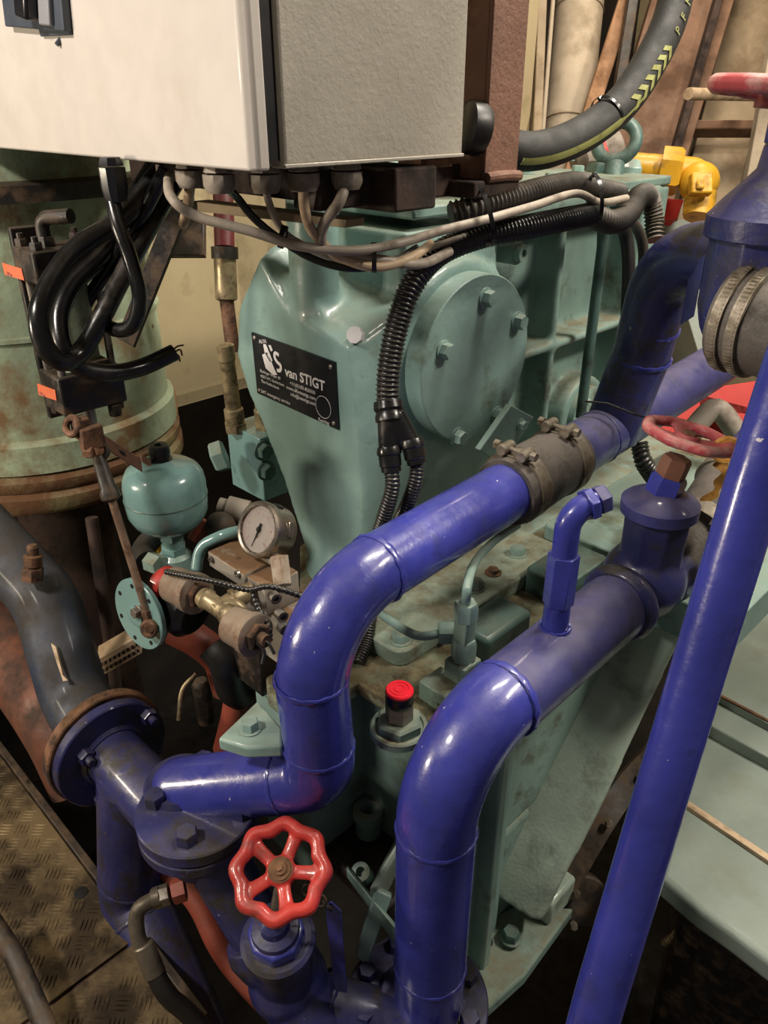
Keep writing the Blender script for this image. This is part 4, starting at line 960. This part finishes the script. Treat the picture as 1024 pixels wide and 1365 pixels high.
# lever and rod
t = thing('control_linkage', 'brown lever arm with thin rusty control rod reaching the teal disc', 'linkage', P(195, 835, 1.08))
l0, l1 = P(116, 574, 1.01), P(188, 620, 1.10)
ld = (l1-l0).normalized()
obj('lever_arm', B().box((l0+l1)/2, ((l1-l0).length, .008, .022), ld, ld.cross(Z), Z), 'brown', t, bevel=.0015)
obj('lever_end', B().box(P(194, 614, 1.11), (.02, .010, .012), ld, ld.cross(Z), Z), 'brown', t, bevel=.001)
obj('pin', B().hexa(P(124, 603, 1.0), -RT, .014, .012).cyl(P(124, 603, 1.0), P(140, 600, 1.03), .006), 'rust', t)
obj('slot', B().box(P(163, 604, 1.052), (.012, .002, .006), ld, ld.cross(Z), Z), 'black', t)
r0, r1 = P(134, 618, 1.02), P(198, 822, 1.08)
obj('rod_end', B().torus(P(133, 601, 1.02), FW, .010, .0045, 20, 8).lathe(r0-(r1-r0).normalized()*.012, r1-r0, [(0, .006), (.01, .009), (.045, .0105), (.050, .013), (.060, .013), (.064, .008)], 16), 'black_metal', t)
obj('rod', B().cyl(r0+(r1-r0)*.1, r1, .0056, n=14), 'rod', t)
obj('lower_rod_end', B().torus(P(199, 838, 1.075), FW+RT*.3, .009, .005, 20, 8).hexa(r1-(r1-r0).normalized()*.01, r1-r0, .014, .014).cyl(P(199, 838, 1.065), P(197, 838, 1.09), .006), 'rust', t)
dc = P(187, 818, 1.10); dn = (-FW*.74-RT*.60-UP*.28).normalized()
t = thing('lever_disc', 'round teal drilled disc at lower end of rusty rod', 'disc', dc)
dd_ = obj('disc', B().lathe(dc, dn, [(-.004, .053), (-.003, .054), (.003, .054), (.004, .053)], 56), 'teal_gloss', t)
for p in circ(dc+dn*.0042, dn, .044, 7, .2): obj('hole', B().lathe(p, dn, [(0, .0035), (.0005, .0035), (.0006, .0020)], 12), 'black', dd_)
obj('hub', B().lathe(dc, dn, [(0, .018), (.010, .016), (.012, .008)], 24), 'teal_gloss', t)
obj('pivot_bolt', B().bolt(P(185, 815, 1.085), dn, .014, .008), 'steel', t)
# dark pole behind
o = obj('pole', B().cyl(P(122, 690, 1.35), P(156, 925, 1.45), .011, n=16), 'brown_dark', label='dark brown rod standing behind the thin control rod', cat='rod')
# ================================================================ ACCUMULATOR
ac = P(221, 660, 1.16)
t = thing('accumulator', 'rounded teal accumulator bulb with black cap below the actuator lever', 'accumulator', ac-Z*.09)
ra = .061
prof = [(-.062, .014), (-.059, .026), (-.052, .041), (-.040, .053), (-.026, .0595), (-.010, ra), (.020, ra), (.033, .0585), (.043, .053), (.050, .043), (.055, .030), (.058, .020), (.060, .016)]
sm_ = []
obj('shell', B().lathe(ac, Z, prof, 56), 'teal_gloss', t, angle=80)
obj('weld_seam', B().torus(ac+Z*.0, Z, ra, .0012, 56, 6), 'teal_dark', t)
obj('cap', B().lathe(ac+Z*.058, Z, [(0, .017), (.003, .0175), (.004, .0145), (.010, .0145), (.011, .0155), (.022, .0150), (.024, .013), (.0242, .006), (.020, .005)], 28), 'cable_black', t)
nk = ac-Z*.060
obj('hex_neck', B().hexa(nk-Z*.014, Z, .034, .016, False).lathe(nk-Z*.030, Z, [(0, .017), (.018, .015)], 20).hexa(nk-Z*.040, Z, .036, .012, False), 'teal_gloss', t)
obj('base_block', B().lathe(nk-Z*.075, Z, [(0, .026), (.03, .026), (.036, .020)], 24), 'teal', t)
# ================================================================ MANIFOLD AND GAUGE
N0 = P(325, 766, 1.03)
zN = N0.z
t = thing('valve_manifold', 'dusty brown topped aluminium manifold block behind the blue elbow', 'manifold', N0-Z*.1)
xl = on('z', zN, 272, 737).x; yr = on('z', zN, 360, 744).y
mb = obj('block', B().bb((xl, N0.y, zN-.024), (N0.x, yr, zN)), 'alu', t, bevel=.0015)
obj('block', B().bb((N0.x+.001, N0.y+.004, zN-.05), (N0.x+.040, yr+.01, zN-.004)), 'alu', t, bevel=.0015)
obj('block', B().bb((N0.x-.02, N0.y+.01, zN-.13), (N0.x+.075, yr+.03, zN-.05)), 'alu', t, bevel=.002)
obj('block', B().bb((N0.x-.07, N0.y-.002, zN-.20), (N0.x+.02, yr+.02, zN-.12)), 'black_metal', t, bevel=.002)
for x, y in ((283, 745), (318, 764)):
    obj('socket_screw', B().nipple(on('y', N0.y, x, y), -Y, .0048, .004, .55, 14), 'steel', mb)
obj('screw_hole', B().lathe(on('z', zN, 317, 744), Z, [(0, .004), (.0005, .0035)], 14), 'rust', mb)
for x, y, d in ((363, 793, .99), (372, 817, .98), (375, 834, .98)):
    obj('socket_screw', B().nipple(P(x, y, d), (X-Y*.2).normalized(), .0075, .012, .55, 18), 'steel', t)
obj('feed_tube', B().tube(fillet([P(262, 760, 1.12), P(266, 728, 1.12), P(300, 712, 1.10), P(335, 705, 1.12)], .03, 8), .0085, 16), 'teal_gloss', t)
gc = P(347, 706, 1.045); gn = (-FW*.74-RT*.52+UP*.08).normalized()
t = thing('pressure_gauge', 'round steel pressure gauge with white dial, black needle pointing down left', 'gauge', P(372, 775, 1.03))
Rg = .0385
obj('case', B().lathe(gc, -gn, [(0, Rg-.001), (.008, Rg-.0015), (.009, Rg-.003), (.036, Rg-.004), (.040, Rg-.008), (.041, .004)], 56), 'stainless', t)
obj('rim', B().lathe(gc, gn, [(-.006, Rg), (.0, Rg+.001), (.005, Rg), (.007, Rg-.003), (.006, Rg-.006), (.001, Rg-.007), (-.002, Rg-.007)], 56, caps=False), 'stainless', t)
dl = obj('dial', B().lathe(gc, gn, [(0, Rg-.005), (.0012, Rg-.005)], 48), 'dial', t)
ga, gb, gd = frame(gn, Z)  # ga = up on the dial, gb = gn x ga
gr = ga.cross(gn).normalized()   # right on the dial as seen
if gr.dot(RT) < 0: gr = -gr
b = B(); b2 = B()
for i in range(41):
    q = math.radians(225-270*i/40); u = gr*math.cos(q)+ga*math.sin(q); v = gn.cross(u); L_ = .005 if i % 5 == 0 else .0028
    b.box(gc+gn*.0014+u*(.0295-L_/2), (L_, .0005, .0002), u, v, gn)
    if i % 3: b2.box(gc+gn*.0014+u*.0205, (.0025, .0004, .0002), u, v, gn)
obj('scale_marks', b, 'dial_red', dl); obj('inner_scale', b2, 'dial_red', dl)
for i, s in enumerate(('0', '2', '4', '6', '8', '10')):
    q = math.radians(225-270*i/5); u = gr*math.cos(q)+ga*math.sin(q)
    text('lettering', s, gc+gn*.0013+u*.0225-ga*.002, gr, ga, .0055, 'dial_red', dl, .0001, 'CENTER')
text('lettering', 'bar', gc+gn*.0013-ga*.012, gr, ga, .005, 'dial_red', dl, .0001, 'CENTER')
nd = ((P(340, 718, 1)-P(352, 699, 1))); nd = (nd-gn*nd.dot(gn)).normalized(); nv = gn.cross(nd)
c0 = gc+gn*.0026
obj('needle', B().prism([c0-nd*.009-nv*.0022, c0+nv*.0006+nd*.024, c0+nd*.026, c0-nv*.0006+nd*.024, ][::1]+[c0-nd*.009+nv*.0022][::1], gn*.0006).lathe(c0, gn, [(0, .0035), (.0018, .0035)], 16), 'black', t)
obj('glass', B().lathe(gc+gn*.0045, gn, [(0, Rg-.006), (.001, Rg-.006)], 48), 'glass', t)
top = gc-gn*.020+ga*(Rg-.004)
obj('filler_plug', B().lathe(top-ga*.002, ga, [(0, .0085), (.004, .0085), (.005, .0065), (.005, .003), (.003, .003)], 20), 'rubber', t)
obj('badge_slot', B().box(gc-gn*.022+(ga*.35+gr*.93)*(Rg-.0035), (.004, .022, .010), (ga*.35+gr*.93), (ga*.93-gr*.35), gn), 'stainless', t, bevel=.0015)
st0 = P(377, 782, 1.03); st1 = gc-gn*.020-ga*(Rg-.006)
obj('stem', B().cyl(st1, P(373, 750, 1.04), .0095, n=18).hexa(P(372, 742, 1.035), (P(377, 782, 1.02)-P(372, 742, 1.03)), .024, .040, False), 'alu', t, bevel=.001)
# brass tee with two pressure switches
t = thing('brass_tee', 'brass tee fitting between two round brown capped pressure switches', 'fitting', P(290, 815, 1.02))
a_, e_ = P(270, 795, 1.02), P(318, 828, .985); dt = (e_-a_).normalized()
obj('run', B().lathe(a_, dt, [(0, .013), (.010, .015), (.014, .0125), (.045, .0125), (.048, .015), ((e_-a_).length, .014)], 24), 'brass', t)
obj('branch', B().lathe(P(286, 815, 1.0), P(318, 795, 1.02)-P(286, 815, 1.0), [(0, .012), (.028, .012), (.030, .015), (.045, .015), (.05, .012), (.06, .010)], 24), 'brass', t)
obj('elbow', B().tube(fillet([P(300, 808, 1.0), P(318, 806, 1.0), P(326, 826, 1.0)], .012, 6), .009, 16), 'brass', t)
for (x0, y0, x1, y1, d0, d1, lb_) in ((230, 778, 272, 796, 1.06, 1.02, 'brown capped pressure switch at the left end of the brass tee'), (310, 832, 350, 852, .99, .955, 'brown capped pressure switch at the right end of the brass tee')):
    q0, q1 = P(x0, y0, d0), P(x1, y1, d1); dq_ = (q1-q0).normalized(); L_ = (q1-q0).length
    tt_ = thing('pressure_switch', lb_, 'switch', q0, 'pressure switches on the brass tee')
    obj('can', B().lathe(q0, dq_, [(0, .020), (.003, .025), (L_*.55, .026), (L_*.60, .0285), (L_*.78, .0285), (L_*.80, .026)], 36), 'switch_can', tt_)
    obj('hex_insert', B().hexa(q0+dq_*L_*.78, dq_, .032, .010).lathe(q0+dq_*(L_*.78+.009), dq_, [(0, .009), (.012, .008)], 16), 'rust', tt_)
obj('wire_end', B().tube(smooth([P(342, 856, .95), P(352, 868, .95), P(350, 885, .95)], 5), .0025, 10).tube(smooth([P(344, 850, .95), P(358, 858, .95), P(366, 872, .95)], 5), .002, 10), 'black', label='thin black wires at the right pressure switch', cat='wire')
conduit('wire_loom', [P(221, 762, 1.03), P(250, 768, 1.0), P(290, 776, .985), P(330, 786, .98), P(360, 782, .97), P(402, 795, .975), P(430, 806, .99)], .0044, 'conduit', .006, .0010, n=10, label='thin black spiral wrapped wire loom crossing over the manifold', cat='wire', base=P(320, 785, .98))
conduit('wire_loom', [P(336, 786, .98), P(344, 810, .975), P(358, 835, .97), P(360, 856, .97)], .0042, 'conduit', .006, .0010, n=10, label='short wire loom branching down beside the right pressure switch', cat='wire', base=P(350, 820, .97))
# ================================================================ HYDRAULIC BLOCK
hb = P(346, 585, 1.36)
t = thing('hydraulic_block', 'tall teal hydraulic block left of nameplate casting with relief valves', 'block', hb-Z*.11)
x0_ = on('y', hb.y, 303, 577).x; zt_ = hb.z
obj('block', B().bb((x0_, hb.y, zt_-.125), (hb.x, hb.y+.085, zt_)), 'teal_gloss', t, bevel=.002)
for x, y in ((350, 600), (354, 627)):
    obj('plug', B().bolt(on('x', hb.x, x, y), X, .026, .012), 'teal_dark', t)
for (x0, y0, x1, y1, r) in ((314, 566, 300, 460, .014), (352, 566, 340, 480, .012)):
    q0, q1 = P(x0, y0, 1.40), P(x1, y1, 1.33)
    dq_ = q1-q0; L_ = dq_.length
    v = obj('relief_valve', B().hexa(q0-dq_.normalized()*.012, dq_, r*2.6, .016, False).lathe(q0, dq_, [(0, r), (.01, r*1.25), (.03, r*1.25), (.033, r), (L_*.8, r*.95), (L_*.82, r*1.1), (L_, r*1.1), (L_+.002, r*.8)], 28), 'brass', t)
q0 = P(288, 650, 1.36)
obj('side_fitting', B().hexa(P(300, 606, 1.36), -RT*.9-UP*.3, .05, .022), 'teal_dirty', t)
t = thing('sight_glass', 'dark glass sight tube with red hose top left of casting lobe', 'sight glass', P(302, 400, 1.4))
q0, q1 = P(302, 402, 1.4), P(300, 345, 1.38)
obj('tube', B().lathe(q0, q1-q0, [(0, .012), (.004, .020), ((q1-q0).length, .020)], 24), 'brass', t)
obj('collar', B().lathe(q1, q1-q0, [(0, .024), (.02, .024)], 24), 'black_metal', t)
obj('red_hose', B().cyl(q1+(q1-q0).normalized()*.02, P(297, 240, 1.36), .018, n=20), 'dark_red', t)
obj('lower_pipe', B().cyl(q0+(q1-q0).normalized()*.004, P(311, 470, 1.42), .013, n=18), 'rust', t)
# small items around accumulator
t = thing('hose_union', 'black rubber hose end with grey hex nut left of accumulator neck', 'fitting', P(215, 745, 1.17))
obj('hose_end', B().tube(smooth([P(205, 715, 1.24), P(190, 735, 1.22), P(196, 748, 1.2)], 5), .018, 16), 'rubber', t)
obj('hex_nut', B().hexa(P(200, 748, 1.19), P(222, 757, 1.17)-P(200, 748, 1.19), .028, .024), 'teal_dirty', t)
obj('valve_flag', B().prism([P(203, 714, 1.25), P(228, 716, 1.25), P(226, 752, 1.26), P(214, 742, 1.26), P(205, 730, 1.25)], FW*.004), 'yellow', label='small yellow flag behind the accumulator neck', cat='flag')
t = thing('solenoid_coil', 'small grey round solenoid coil between accumulator and gauge', 'coil', P(320, 690, 1.2))
obj('coil', B().lathe(P(290, 674, 1.22), P(330, 684, 1.22)-P(290, 674, 1.22), [(0, .008), (.002, .014), (.015, .014), (.016, .020), (.05, .020)], 24), 'gland', t)
obj('black_knob', B().sphere(P(294, 702, 1.2), .024, RT, 1.0, 20, 12), 'black_metal', t)
obj('orange_collar', B().tube([P(262, 722, 1.22), P(278, 696, 1.22)], .016, 16), 'orange', t)
t = thing('red_knob', 'red painted round head partly hidden left of the brown pressure switch', 'valve', P(212, 775, 1.1))  # round red knob, modelled as a plain cap with no valve behind it
obj('cap', B().lathe(P(228, 783, 1.10), P(200, 765, 1.12)-P(228, 783, 1.10), [(0, .026), (.018, .026), (.026, .018)], 28), 'red', t)
t = thing('black_housing', 'round black plastic housing below the left pressure switch', 'housing', P(250, 830, 1.12))
obj('housing', B().lathe(P(222, 795, 1.13), P(275, 830, 1.10)-P(222, 795, 1.13), [(0, .038), (.01, .042), (.05, .040), (.06, .03)], 36), 'cable_black', t)
t = thing('terminal_strip', 'cream slotted plastic block lying below the teal disc', 'terminal block', P(160, 880, 1.35))
ta_ = P(135, 872, 1.38); tb_ = P(182, 845, 1.38); tn = (tb_-ta_).normalized()
obj('block', B().box(P(160, 866, 1.38), (.085, .045, .04), tn, tn.cross(Z), Z), 'cable_beige', t, bevel=.002)
b = B()
for i in range(9):
    for j in range(2): b.box(P(160, 866, 1.38)+tn*(.072*(i/8-.5))-tn.cross(Z).normalized()*(-.0227 if tn.cross(Z).dot(FW) < 0 else .0227)+Z*(.006-.014*j), (.004, .003, .006), tn, tn.cross(Z), Z)
obj('slots', b, 'black', t, kind='stuff')
def opipe(pts, r, m, label, base=None):
    return obj('pipe', B().tube(smooth(pts, 6), r, 24), m, label=label, cat='pipe', base=base or pts[-1])
opipe([P(232, 838, 1.22), P(265, 855, 1.22), P(292, 880, 1.24), P(305, 920, 1.26)], .026, 'orange', 'short orange pipe bend directly below the black round housing')
opipe([P(318, 905, 1.22), P(312, 950, 1.24), P(300, 1000, 1.26)], .020, 'orange', 'upright orange pipe left of the blue riser behind teal lug')
opipe([P(-60, 800, 1.7), P(20, 880, 1.6), P(80, 960, 1.5), P(120, 1040, 1.5)], .075, 'oxide', 'large dull red oxide pipe behind the sooty pipe at left edge')
opipe([P(285, 860, 1.15), P(300, 880, 1.15), P(310, 915, 1.18), P(322, 925, 1.2)], .026, 'rubber', 'black rubber hose hanging below the brass tee')
opipe([P(238, 960, 1.22), P(243, 920, 1.22), P(262, 898, 1.22)], .0035, 'brass', 'thin bent brass tube standing left of the upright orange pipe')
obj('filter_housing', B().lathe(P(270, 925, 1.30), Z, [(-.06, .014), (.02, .016), (.03, .010)], 24), 'black_metal', label='small dark fitting behind the thin brass tube', cat='fitting')
# ================================================================ FITTINGS ON THE DECK
pz = ZD
t = thing('oil_line', 'thin teal oil line with nuts and tee on gearbox deck', 'oil line', on('z', pz, 618, 905))
tx = P(620, 835, 1.10)
b0 = on('z', pz+.03, 616, 900)
def vz_(y): return on('y', b0.y, 620, y).z
for (n_, ya, yb, af, hx) in (('block_base', 925, 880, .036, 0), ('hex_nut', 878, 852, .030, 1), ('tee_body', 856, 822, .022, 0), ('hex_nut', 824, 802, .028, 1)):
    za_, zb_ = vz_(ya), vz_(yb); c = V((b0.x, b0.y, za_))
    if hx: obj(n_, B().hexa(c, Z, af, zb_-za_, True), 'teal', t)
    else: obj(n_, B().bb((b0.x-af/2, b0.y-af/2, za_), (b0.x+af/2, b0.y+af/2, zb_)), 'teal_dirty', t, bevel=.002)
topn = V((b0.x, b0.y, vz_(800)))
q_ = on('x', b0.x-.01, 632, 745)
obj('tube', B().tube(smooth([topn-Z*.01, V((b0.x, b0.y, vz_(780))), P(633, 750, 1.09), P(658, 722, 1.14), P(690, 700, 1.2)], 7), .0062, 16), 'teal', t)
nb = P(596, 843, 1.055)
obj('hex_nut', B().hexa(nb+RT*.010, -RT*1.0, .030, .022), 'teal', t)
obj('tube', B().tube(smooth([P(585, 845, 1.05), P(562, 848, 1.05), P(540, 840, 1.06), P(508, 818, 1.1)], 7), .0062, 16), 'teal', t)
q_ = on('z', pz+.015, 620, 892)
obj('socket_screw', B().nipple(P(618, 893, 1.045), (Z-FW*.3).normalized(), .0095, .016, .5, 20), 'teal_dirty', t)
obj('port_block', B().bb((b0.x-.035, b0.y-.050, pz-.01), (b0.x+.02, b0.y-.005, pz+.03)), 'teal_dirty', t, bevel=.003)
# red capped plug
rp_ = on('z', pz, 532, 975)
t = thing('breather_plug', 'hex breather plug with bright red cap on gearbox front deck', 'plug', rp_)
obj('base_ring', B().lathe(rp_, Z, [(0, .038), (.010, .038), (.012, .036), (.012, .032), (.009, .031)], 40), 'teal_dirty', t)
obj('hex_flange', B().hexa(rp_+Z*.008, Z, .054, .016, True, hint=V((1, .3, 0))), 'teal_dirty', t)
obj('hex_neck', B().hexa(rp_+Z*.022, Z, .032, .028, True), 'steel', t)
zc = on('y', rp_.y, 522, 935).z
obj('black_cap', B().lathe(rp_+Z*.048, Z, [(0, .0165), (.002, .0180), (.018, .0185), (.020, .0175)], 32), 'cable_black', t)
obj('red_cap', B().lathe(rp_+Z*.066, Z, [(0, .0180), (.004, .0180), (.006, .0165), (.006, .0)], 36).torus(rp_+Z*.0722, Z, .012, .0006, 32, 6).torus(rp_+Z*.0722, Z, .0065, .0006, 24, 6), 'red_cap', t)
obj('round_plug', B().nipple(on('z', pz, 597, 946), Z, .016, .012, .6), 'teal_dirty', G)
obj('round_plug', B().nipple(on('z', pz, 612, 935), Z, .010, .008, .5), 'teal_dirty', G)
# ================================================================ UPPER RIGHT SMALL OBJECTS
t = thing('lifting_eye', 'dark teal lifting ring on gearbox top under the thick hose', 'eye bolt', P(822, 225, 1.7))
obj('ring', B().torus(P(822, 188, 1.62), (FW*.85+RT*.35).normalized(), .040, .0135, 40, 14), 'teal_dark', t)
obj('shank', B().cyl(P(818, 240, 1.62), P(820, 218, 1.62), .02, n=20), 'teal_dark', t)
t = thing('yellow_valve', 'yellow painted pipe fitting with square plug behind the lifting eye', 'valve', P(900, 275, 2.1))
ya0, ya1 = P(835, 222, 2.1), P(945, 232, 2.05); yd_ = (ya1-ya0).normalized()
obj('pipe', B().tube(fillet([ya0, P(932, 230, 2.07), P(936, 262, 2.05), P(930, 290, 2.05)], .03, 8), .037, 28), 'yellow', t)
obj('body', B().sphere(P(932, 243, 2.05), .052, RT, 1.0, 24, 14), 'yellow', t)
obj('union', B().hexa(P(890, 228, 2.08)-yd_*.02, yd_, .105, .055), 'yellow', t)
obj('square_plug', B().box(P(934, 246, 1.99), (.055, .055, .03), RT, UP, FW).box(P(934, 246, 1.97), (.02, .024, .01), RT, UP, FW), 'yellow', t, bevel=.006)
obj('neck', B().cyl(P(926, 285, 2.05), P(928, 262, 2.05), .030, n=20), 'yellow', t)
def slabo(name, pts, d, th, m, label, cat): 
    return obj(name, B().prism([P(x, y, d) for x, y in pts], FW*th), m, bevel=.002, label=label, cat=cat)
slabo('red_panel', ((862, 262), (912, 266), (903, 292), (864, 292)), 2.15, .15, 'red_flat', 'small red panel below the yellow valve', 'red_panel')  # a red panel thickened into a block
slabo('red_box', ((868, 530), (905, 520), (950, 560), (1000, 580), (1060, 560), (1060, 500), (960, 515)), 1.95, .2, 'red_flat', 'red box behind the violet pipe at right edge', 'box')
slabo('red_box', ((840, 545), (935, 515), (930, 600), (850, 600)), 1.9, .2, 'red_flat', 'red box behind faded handwheel, left of other red box', 'box')
slabo('warning_label', ((1003, 526), (1023, 530), (1018, 552), (1000, 548)), 1.87, .004, 'yellow', 'small yellow warning label on the red box', 'label')
obj('pipe_elbow', B().tube(smooth([P(925, 570, 1.6), P(955, 545, 1.6), P(985, 580, 1.6)], 6), .022, 20), 'gland', label='grey pipe bend in front of the red box', cat='pipe')
slabo('grey_duct', ((880, 300), (940, 285), (1000, 420), (940, 500)), 2.2, .2, 'engine_green', 'pale green duct panel behind the blue riser elbow', 'duct')
obj('filter_can', B().lathe(P(765, 218, 2.0), P(812, 200, 2.0)-P(765, 218, 2.0), [(0, .03), (.02, .055), (.05, .06), (.07, .06), (.07, .05), (.12, .05)], 28), 'gland', label='grey round can behind the thick hose left of lifting eye', cat='can')
obj('can_band', B().lathe(P(796, 206, 1.985), P(812, 200, 2.0)-P(765, 218, 2.0), [(-.01, .052), (.01, .052), (.01, .05)], 28), 'red_flat', label='red band round the grey can left of lifting eye', cat='band')
# ================================================================ NEIGHBOURING ENGINE AT LOWER RIGHT
t = thing('neighbour_engine', 'grey green casing of second machine at right edge behind diagonal tube', 'machine', P(1000, 1250, 1.6))
def panel(name, lo, hi, m='engine_green', bev=.01): return obj(name, B().bb(lo, hi), m, t, bevel=bev)
z1 = -.02
def zpoly(name, pts, z, th, m='engine_green', bev=.004):
    return obj(name, B().prism([on('z', z, x, y) for x, y in pts], Z*-th), m, t, bevel=bev, bseg=3)
zpoly('top_panel', ((960, 760), (1180, 760), (1180, 1050), (950, 922)), z1+.05, .04)
zpoly('middle_panel', ((940, 910), (1180, 1045), (1180, 1095), (935, 960)), z1+.03, .04)
zpoly('middle_panel', ((925, 940), (1180, 1085), (1180, 1248), (908, 1062)), z1, .04)
zpoly('ledge', ((905, 1058), (1180, 1242), (1180, 1252), (904, 1066)), z1+.004, .02, 'cable_beige', .001)
zpoly('lower_casing', ((905, 1066), (1180, 1252), (1180, 1390), (1024, 1280), (980, 1246), (937, 1216), (880, 1168)), z1-.004, .05, 'engine_green', .012)
zpoly('seam', ((955, 922), (1100, 998), (1100, 1001), (955, 925)), z1+.052, .004, 'rust', 0)
for i, (x, y) in enumerate(((908, 1240), (924, 1248))):
    q = P(x, y, 1.8); b = B()
    b.lathe(q-(Z*.8+RT*.45)*.07, Z*.8+RT*.45, [(k*.0035, .010 if k % 2 else .0085) for k in range(26)], 14)
    obj('threaded_stud', b, 'brass', t)

o = obj('steel_bar', B().tube([P(-20, 1215, 1.12), P(20, 1275, 1.08), P(70, 1390, 1.02)], .014, 16), 'black_metal', label='dark rusty bar lying on the floor plates at the bottom left corner', cat='bar')

obj('machine_body', B().prism([on('z', z1-.06, x, y) for x, y in ((990, 800), (1180, 860), (1180, 1180), (1024, 1130), (950, 1080))], Z*-.80), 'black_metal', bpy.data.objects['neighbour_engine'], bevel=.01)
